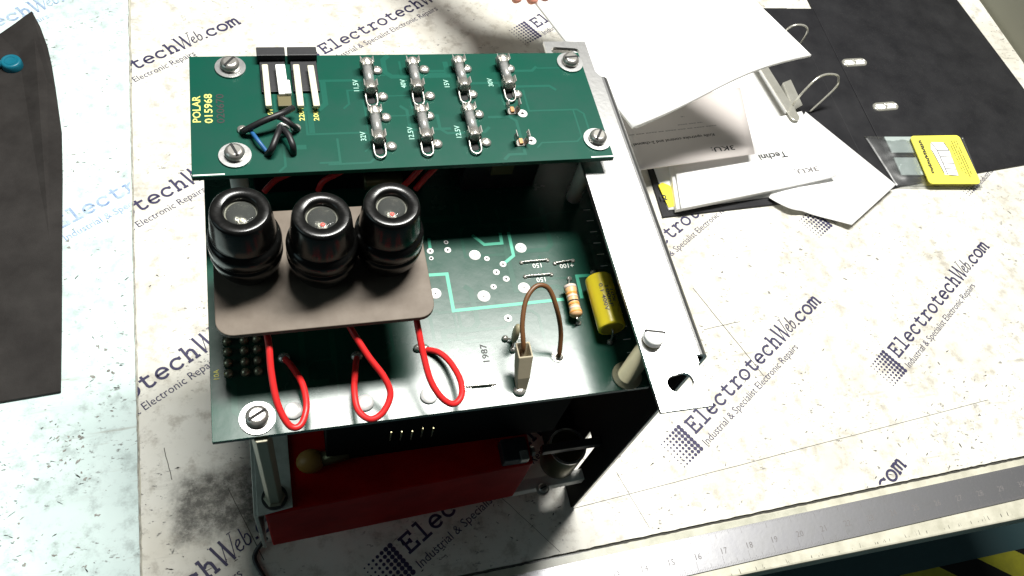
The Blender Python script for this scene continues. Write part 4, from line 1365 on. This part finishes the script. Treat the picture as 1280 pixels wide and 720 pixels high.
# index divider with its tab, below the pages
dv = sheet('index_divider', ((309, 162), (450, 172), (452, 360), (313, 360)), 10, 10, 1.2, lambda s_, t_: 2.1, M_paper, 'white index divider with a yellow tab numbered 12', 'divider')
MB().prism([(p_.x, p_.y) for p_ in (PB(836, 259, 4), PB(846, 257, 4), PB(838, 232, 4), PB(828, 228, 4), PB(823, 231, 4))], zb0 + 3.0, zb0 + 3.9).build('tab', M_tab, dv)
t = MB(); q = PB(826.5, 250, 4)
text(t, '12', lambda x, y: (q.x + x, q.y + y * 1, zb0 + 4.2), None, 4.6, 0, .03)
t.build('legend', M_print, dv)

# loose curled sheet hanging off the binder
def curl_z(s_, t_):
    return 5.2 + 2.4 * math.sin(s_ * 5.5 + .5) * (1 - t_) + 2.5 * (1 - t_) * s_
cq = [PB(962, 246, 6), PB(1062, 284, 3), PB(1116, 235, 4), PB(1008, 138, 10)]
def curl(s_, t_):
    w_ = (1 - t_)
    return (4.6 + 3.5 * t_ + 1.8 * w_ * math.sin(7 * s_), -4.0 * math.sin(math.pi * s_) * w_, (-4.5 * math.sin(math.pi * min(1, s_ * 2.2)) * (s_ < .4545) + 2.0 * math.sin(math.pi * max(0, (s_ - .4545) / .5455))) * w_)
sheet('loose_page', [(p_.x, p_.y) for p_ in cq], 24, 14, .35, curl, M_paper, 'blank white loose page curling off the binder onto the bench', 'page')

# stack of pages on the rings with the upside down heading
tq = [PB(851, 262, 9), PB(1046, 220, 12), PB(1002, 139, 12), PB(838, 175, 9)]
tqv = [(p_.x, p_.y) for p_ in tq]
def tech_z(s_, t_):
    return 9.2 + 2.0 * s_ ** 8
pg = sheet('page_stack', tqv, 16, 10, 1.0, tech_z, M_paper, 'stack of white pages in the binder headed Techni upside down', 'pages')
sheet('page_stack', [(x - 2.5, y + 1.2) for x, y in tqv], 14, 8, 3.8, lambda s_, t_: 3.9, M_paper, 'thick block of white pages under the page headed Techni', 'pages')
def on_stack(p_):
    s_ = max(0, min(1, (p_.x - tqv[0][0]) / (tqv[1][0] - tqv[0][0])))
    return Vector((p_.x, p_.y, zb0 + tech_z(s_, 0) + 1.0 + .3))
def page_text(parent, txt, u, v, z, wd, h, dirpix, material):
    a_ = PB(u, v, z); b_ = PB(dirpix[0], dirpix[1], z)
    d_ = (b_ - a_); d_.z = 0; d_.normalize(); n_ = Vector((-d_.y, d_.x, 0))
    t_ = MB()
    text(t_, txt, lambda x, y: on_stack(a_ + d_ * x + n_ * y), wd, h, 0, .018)
    t_.build('legend', material, parent)
page_text(pg, 'Techni', 982, 188, 11.5, 26, 5.8, (947, 193), M_print)
page_text(pg, '3KU:', 1022, 207, 12.2, 22, 4.6, (996, 210), M_print_grey)
# shaded page slipping out from below the lifted pages
gq = [PB(796, 213, 22), PB(943, 193, 18), PB(925, 110, 18), PB(770, 135, 22)]
gp = sheet('shaded_page', [(p_.x, p_.y) for p_ in gq], 14, 10, .6, lambda s_, t_: 21.5 - 3.2 * s_, M_paper_shade, 'grey shaded page with bold upside down print below the lifted pages', 'page')
for tx, (u0, v0), (u1, v1), zz, wd, h in (('Knife upstroke control and 2-channel lighting', (893, 165), (786, 181), 21.4, 88, 2.6),
                                        ('== ==== ==== == === ==== == ==== === == ====', (904, 153), (786, 169), 21.2, 96, 1.5), ('=== == ==== === ====', (901, 148), (858, 154), 20.6, 40, 1.5),
                                        ('=== ===== ====', (897, 140), (861, 144), 20.6, 34, 1.5), ('3KU:', (917, 181), (888, 184.5), 20.2, 21, 4.4)):
    # print follows the sheet a hair above it
    a_ = PB(u0, v0, zz); b_ = PB(u1, v1, zz)
    d_ = (b_ - a_); d_.z = 0; d_.normalize(); n_ = Vector((-d_.y, d_.x, 0))
    t_ = MB()
    quad3 = [(p_.x, p_.y) for p_ in gq]
    def lift(p_):
        s_ = (p_.x - quad3[0][0]) / (quad3[1][0] - quad3[0][0])
        return Vector((p_.x, p_.y, zb0 + 21.5 - 3.2 * s_ + .6 + .16))
    text(t_, tx, lambda x, y: lift(a_ + d_ * x + n_ * y), wd, h, 0, .018)
    t_.build('legend', M_print if h > 2 else M_print_grey, gp)

# pages lifted by the hand
c1 = PB(790, 161, 70); c2 = PB(1013, 71, 108); c3 = PB(936, -6, 122); c4 = PB(664, -3, 84)
ext = 1.0
c3b = c2 + (c3 - c2) * 2.9; c4b = c1 + (c4 - c1) * 1.55
def lifted(off):
    def fn(s_, t_):
        h1 = 70 + (108 - 70) * s_; h2 = (84 + 6) + (145 - 90) * s_
        z_ = h1 + (h2 - h1) * t_ + 5 * math.sin(math.pi * s_) * (1 - t_) * .3
        return (z_ - off, 1.2 * off * .3, 3.0 * math.sin(math.pi * 1.0 * s_) * (1 - t_) * 1.2 - 2.2 * math.sin(2 * math.pi * s_) * (1 - t_) + .4 * off)
    return fn
sheet('lifted_pages', [(p_.x, p_.y) for p_ in (c1, c2, c3b, c4b)], 20, 20, 1.6, lifted(0), M_paper, 'bright white pages lifted off the binder by the hand', 'pages')
sheet('lifted_pages', [(p_.x, p_.y) for p_ in (c1 + Vector((4, 2, 0)), c2 + Vector((1.5, 5, 0)), c3b, c4b)], 20, 20, .8, lifted(4), M_paper, 'second layer of white pages right under the lifted bright pages', 'pages')

# ---- clear bag with a yellow card
bq = [PB(1122, 232, 4), PB(1230, 234, 4), PB(1207, 168, 6), PB(1083, 167, 6)]
bqv = [(p_.x, p_.y) for p_ in bq]
JIT = [random.uniform(-.28, .28) for _ in range(5000)]
def bagz(up):
    def fn(s_, t_):
        e_ = min(1, 6 * min(s_, 1 - s_, t_, 1 - t_))
        h_ = 3.0 * (1 - t_ * .0)
        return 2.6 + (2.6 * e_ if up else 0) + (.8 * math.sin(26 * s_ + 5 * math.sin(6 * t_)) * math.sin(9 * t_ + 7 * s_) + JIT[int(s_ * 40 + .5) * 60 + int(t_ * 22 + .5)]) * (e_ if up else 0)
    return fn
bag = root('zip_bag', (sum(x for x, y in bqv) / 4, sum(y for x, y in bqv) / 4, zb0 + 2.2), 'small clear plastic bag holding parts on the binder cover', 'plastic bag')
for up in (1, 0):
    o = sheet('film', bqv, 40, 22, .08, bagz(up), M_bag, '', '')
    del o['label']; del o['category']
    wl = o.location.copy()
    o.parent = bag
    o.location = wl - bag.location
ca_ = [PB(1161, 231, 6), PB(1225, 231, 6), PB(1198, 169.5, 7), PB(1137, 170.5, 7)]
cav = [(p_.x, p_.y) for p_ in ca_]
def bil(s_, t_):
    (ax_, ay_), (bx_, by_), (cx_, cy_), (dx_, dy_) = cav
    return ((1 - t_) * ((1 - s_) * ax_ + s_ * bx_) + t_ * ((1 - s_) * dx_ + s_ * cx_), (1 - t_) * ((1 - s_) * ay_ + s_ * by_) + t_ * ((1 - s_) * dy_ + s_ * cy_))
kz = zb0 + 7.6
kc = root('instruction_card', (bil(.5, .5)[0], bil(.5, .5)[1], kz - 1), 'yellow instruction card with a line drawing of a rack lying on the clear bag', 'card')
rr_ = rrect(0, 1, 0, 1, .07, 5)
MB().prism([bil(x, y) for x, y in rr_], kz - 1.0, kz).build('board', M_card, kc)
def cardbox(name, pts, material, z=0.08):
    mb_ = MB(); mb_.add([(*bil(x, y), kz + z) for x, y in pts], [tuple(range(len(pts)))]); return mb_.build(name, material, kc)
cardbox('drawing', [(.36, .18), (.62, .15), (.66, .68), (.62, .85), (.36, .86), (.30, .70)], M_paper)
ln = MB()
for k, (p0, p1) in enumerate((((.36, .86), (.42, .68)), ((.42, .68), (.66, .68)), ((.42, .68), (.42, .18)), ((.43, .55), (.65, .54)), ((.43, .42), (.65, .41)), ((.43, .3), (.64, .29)), ((.31, .7), (.36, .2)), ((.43, .17), (.62, .15)), ((.62, .85), (.66, .68)))):
    ln.strip([bil(*p0), bil(*p1)], .75, kz + .12 + k * .01)
for k, (p0, p1, w_) in enumerate((((.79, .88), (.79, .14), .9), ((.84, .88), (.84, .12), .9), ((.89, .88), (.89, .16), .9), ((.74, .8), (.74, .25), .8))):
    n_ = 30
    for i in range(n_):
        if random.random() < .8:
            a0 = i / n_; a1 = (i + .75) / n_
            q0 = (p0[0], p0[1] + (p1[1] - p0[1]) * a0); q1 = (p1[0], p0[1] + (p1[1] - p0[1]) * a1)
            ln.strip([bil(*q0), bil(*q1)], w_, kz + .12)
o = ln.build('line_work', M_print, kc)
o['kind'] = 'stuff'
tb2 = MB()
for i in range(19):
    y_ = .90 - i * .037
    tb2.strip([bil(.15 + random.uniform(-.01, .01), y_), bil(.15 + random.uniform(-.01, .01), y_ - .028)], random.uniform(2.6, 3.8), kz + .12)
o = tb2.build('heading_print', M_print, kc)
o['kind'] = 'stuff'
# grey moulded parts in the bag
for k, ((u0, v0), (u1, v1), mm) in enumerate((((1100, 170), (1140, 190), M_clearpl), ((1112, 196), (1152, 218), M_clearpl))):
    a_ = [PB(u0 + 6, v0, 5), PB(u1, v0, 5), PB(u1 + 6, v1, 5), PB(u0 + 16, v1, 5)][::-1]
    g_ = MB().prism([(p_.x, p_.y) for p_ in a_], zb0 + 2.9, zb0 + 4.4).build('plastic_bracket', mm, None, (a_[0].x, a_[0].y, zb0 + 2.9), bevel=.4)
    tag(g_, ('pale moulded plastic bracket in the clear bag, set back from the bench', 'pale moulded plastic bracket in the clear bag, at its bench end')[k], 'bracket', 'brackets in the clear bag')
q_ = PB(1199, 197, 5)
tag(MB().box(q_.x - 3, q_.x + 3, q_.y - 4, q_.y + 4, zb0 + 2.9, zb0 + 3.6).build('bag_label', mat('blue_sticker', (0.10, 0.22, 0.30), .5), None, (q_.x, q_.y, zb0 + 2.9)), 'small blue sticker inside the clear bag right of the yellow card', 'sticker')

# ---- hand holding the pages (reaches in from behind, mostly above the frame)
hx = PB(690, -3, 84)
def skin_chain(name, joints, links, rad, parent):
    me = bpy.data.meshes.new(name)
    me.from_pydata([tuple((Vector(j) - Vector(ORG[parent.name])) * S) for j in joints], links, [])
    me.materials.append(M_skin)
    o = bpy.data.objects.new(name, me)
    COL.objects.link(o)
    o.parent = parent
    sk = o.modifiers.new('skin', 'SKIN')
    sk.use_smooth_shade = True
    me.skin_vertices.new() if not me.skin_vertices else None
    sv = me.skin_vertices[0].data
    for i, r in enumerate(rad):
        sv[i].radius = (r * S, r * S)
    sv[0].use_root = True
    ss = o.modifiers.new('sub', 'SUBSURF'); ss.levels = 2; ss.render_levels = 2
    return o
hd = root('hand', (hx.x - 20, hx.y + 40, -ZB + 84), 'hand pinching the lifted white pages at their left edge', 'hand')
e = Vector((hx.x, hx.y, hx.z))
fwd = Vector((.42, -.85, -.12)).normalized()
sdv = Vector((.85, .42, .1)).normalized()
J = []; Lk = []; Rd = []
wrist = e - fwd * 72 + Vector((-6, 0, 12))
J.append(tuple(wrist)); Rd.append(17)
J.append(tuple(wrist - fwd * 70 + Vector((-14, 0, 10)))); Rd.append(20); Lk.append((0, 1))
J.append(tuple(wrist - fwd * 150 + Vector((-30, 0, 20)))); Rd.append(25); Lk.append((1, 2))
for k, (off, ln_, rr0) in enumerate(((10, 1.0, 5.8), (-1, 1.08, 6.0), (-12, 1.0, 5.6), (-22, .82, 5.0))):
    base_ = wrist + fwd * 40 + sdv * off
    p1 = base_ + fwd * (16 * ln_) + Vector((0, 0, 1))
    p2 = p1 + fwd * (11 * ln_) + Vector((0, 0, -5))
    p3 = p2 + fwd * (8 * ln_) + Vector((0, 0, -6))
    i0 = len(J)
    J += [tuple(wrist + fwd * 16 + sdv * off * .7), tuple(base_), tuple(p1), tuple(p2), tuple(p3)]
    Rd += [12 if k in (1, 2) else 10, rr0 * 1.35, rr0 * 1.05, rr0 * .95, rr0 * .75]
    Lk += [(0, i0), (i0, i0 + 1), (i0 + 1, i0 + 2), (i0 + 2, i0 + 3), (i0 + 3, i0 + 4)]
i0 = len(J)
th0 = wrist + fwd * 14 + sdv * 16 + Vector((0, 0, 6))
J += [tuple(th0), tuple(th0 + fwd * 18 + sdv * 10 + Vector((0, 0, 7))), tuple(th0 + fwd * 36 + sdv * 10 + Vector((0, 0, 5)))]
Rd += [9.5, 7, 5.2]
Lk += [(0, i0), (i0, i0 + 1), (i0 + 1, i0 + 2)]
skin_chain('skin', J, Lk, Rd, hd)
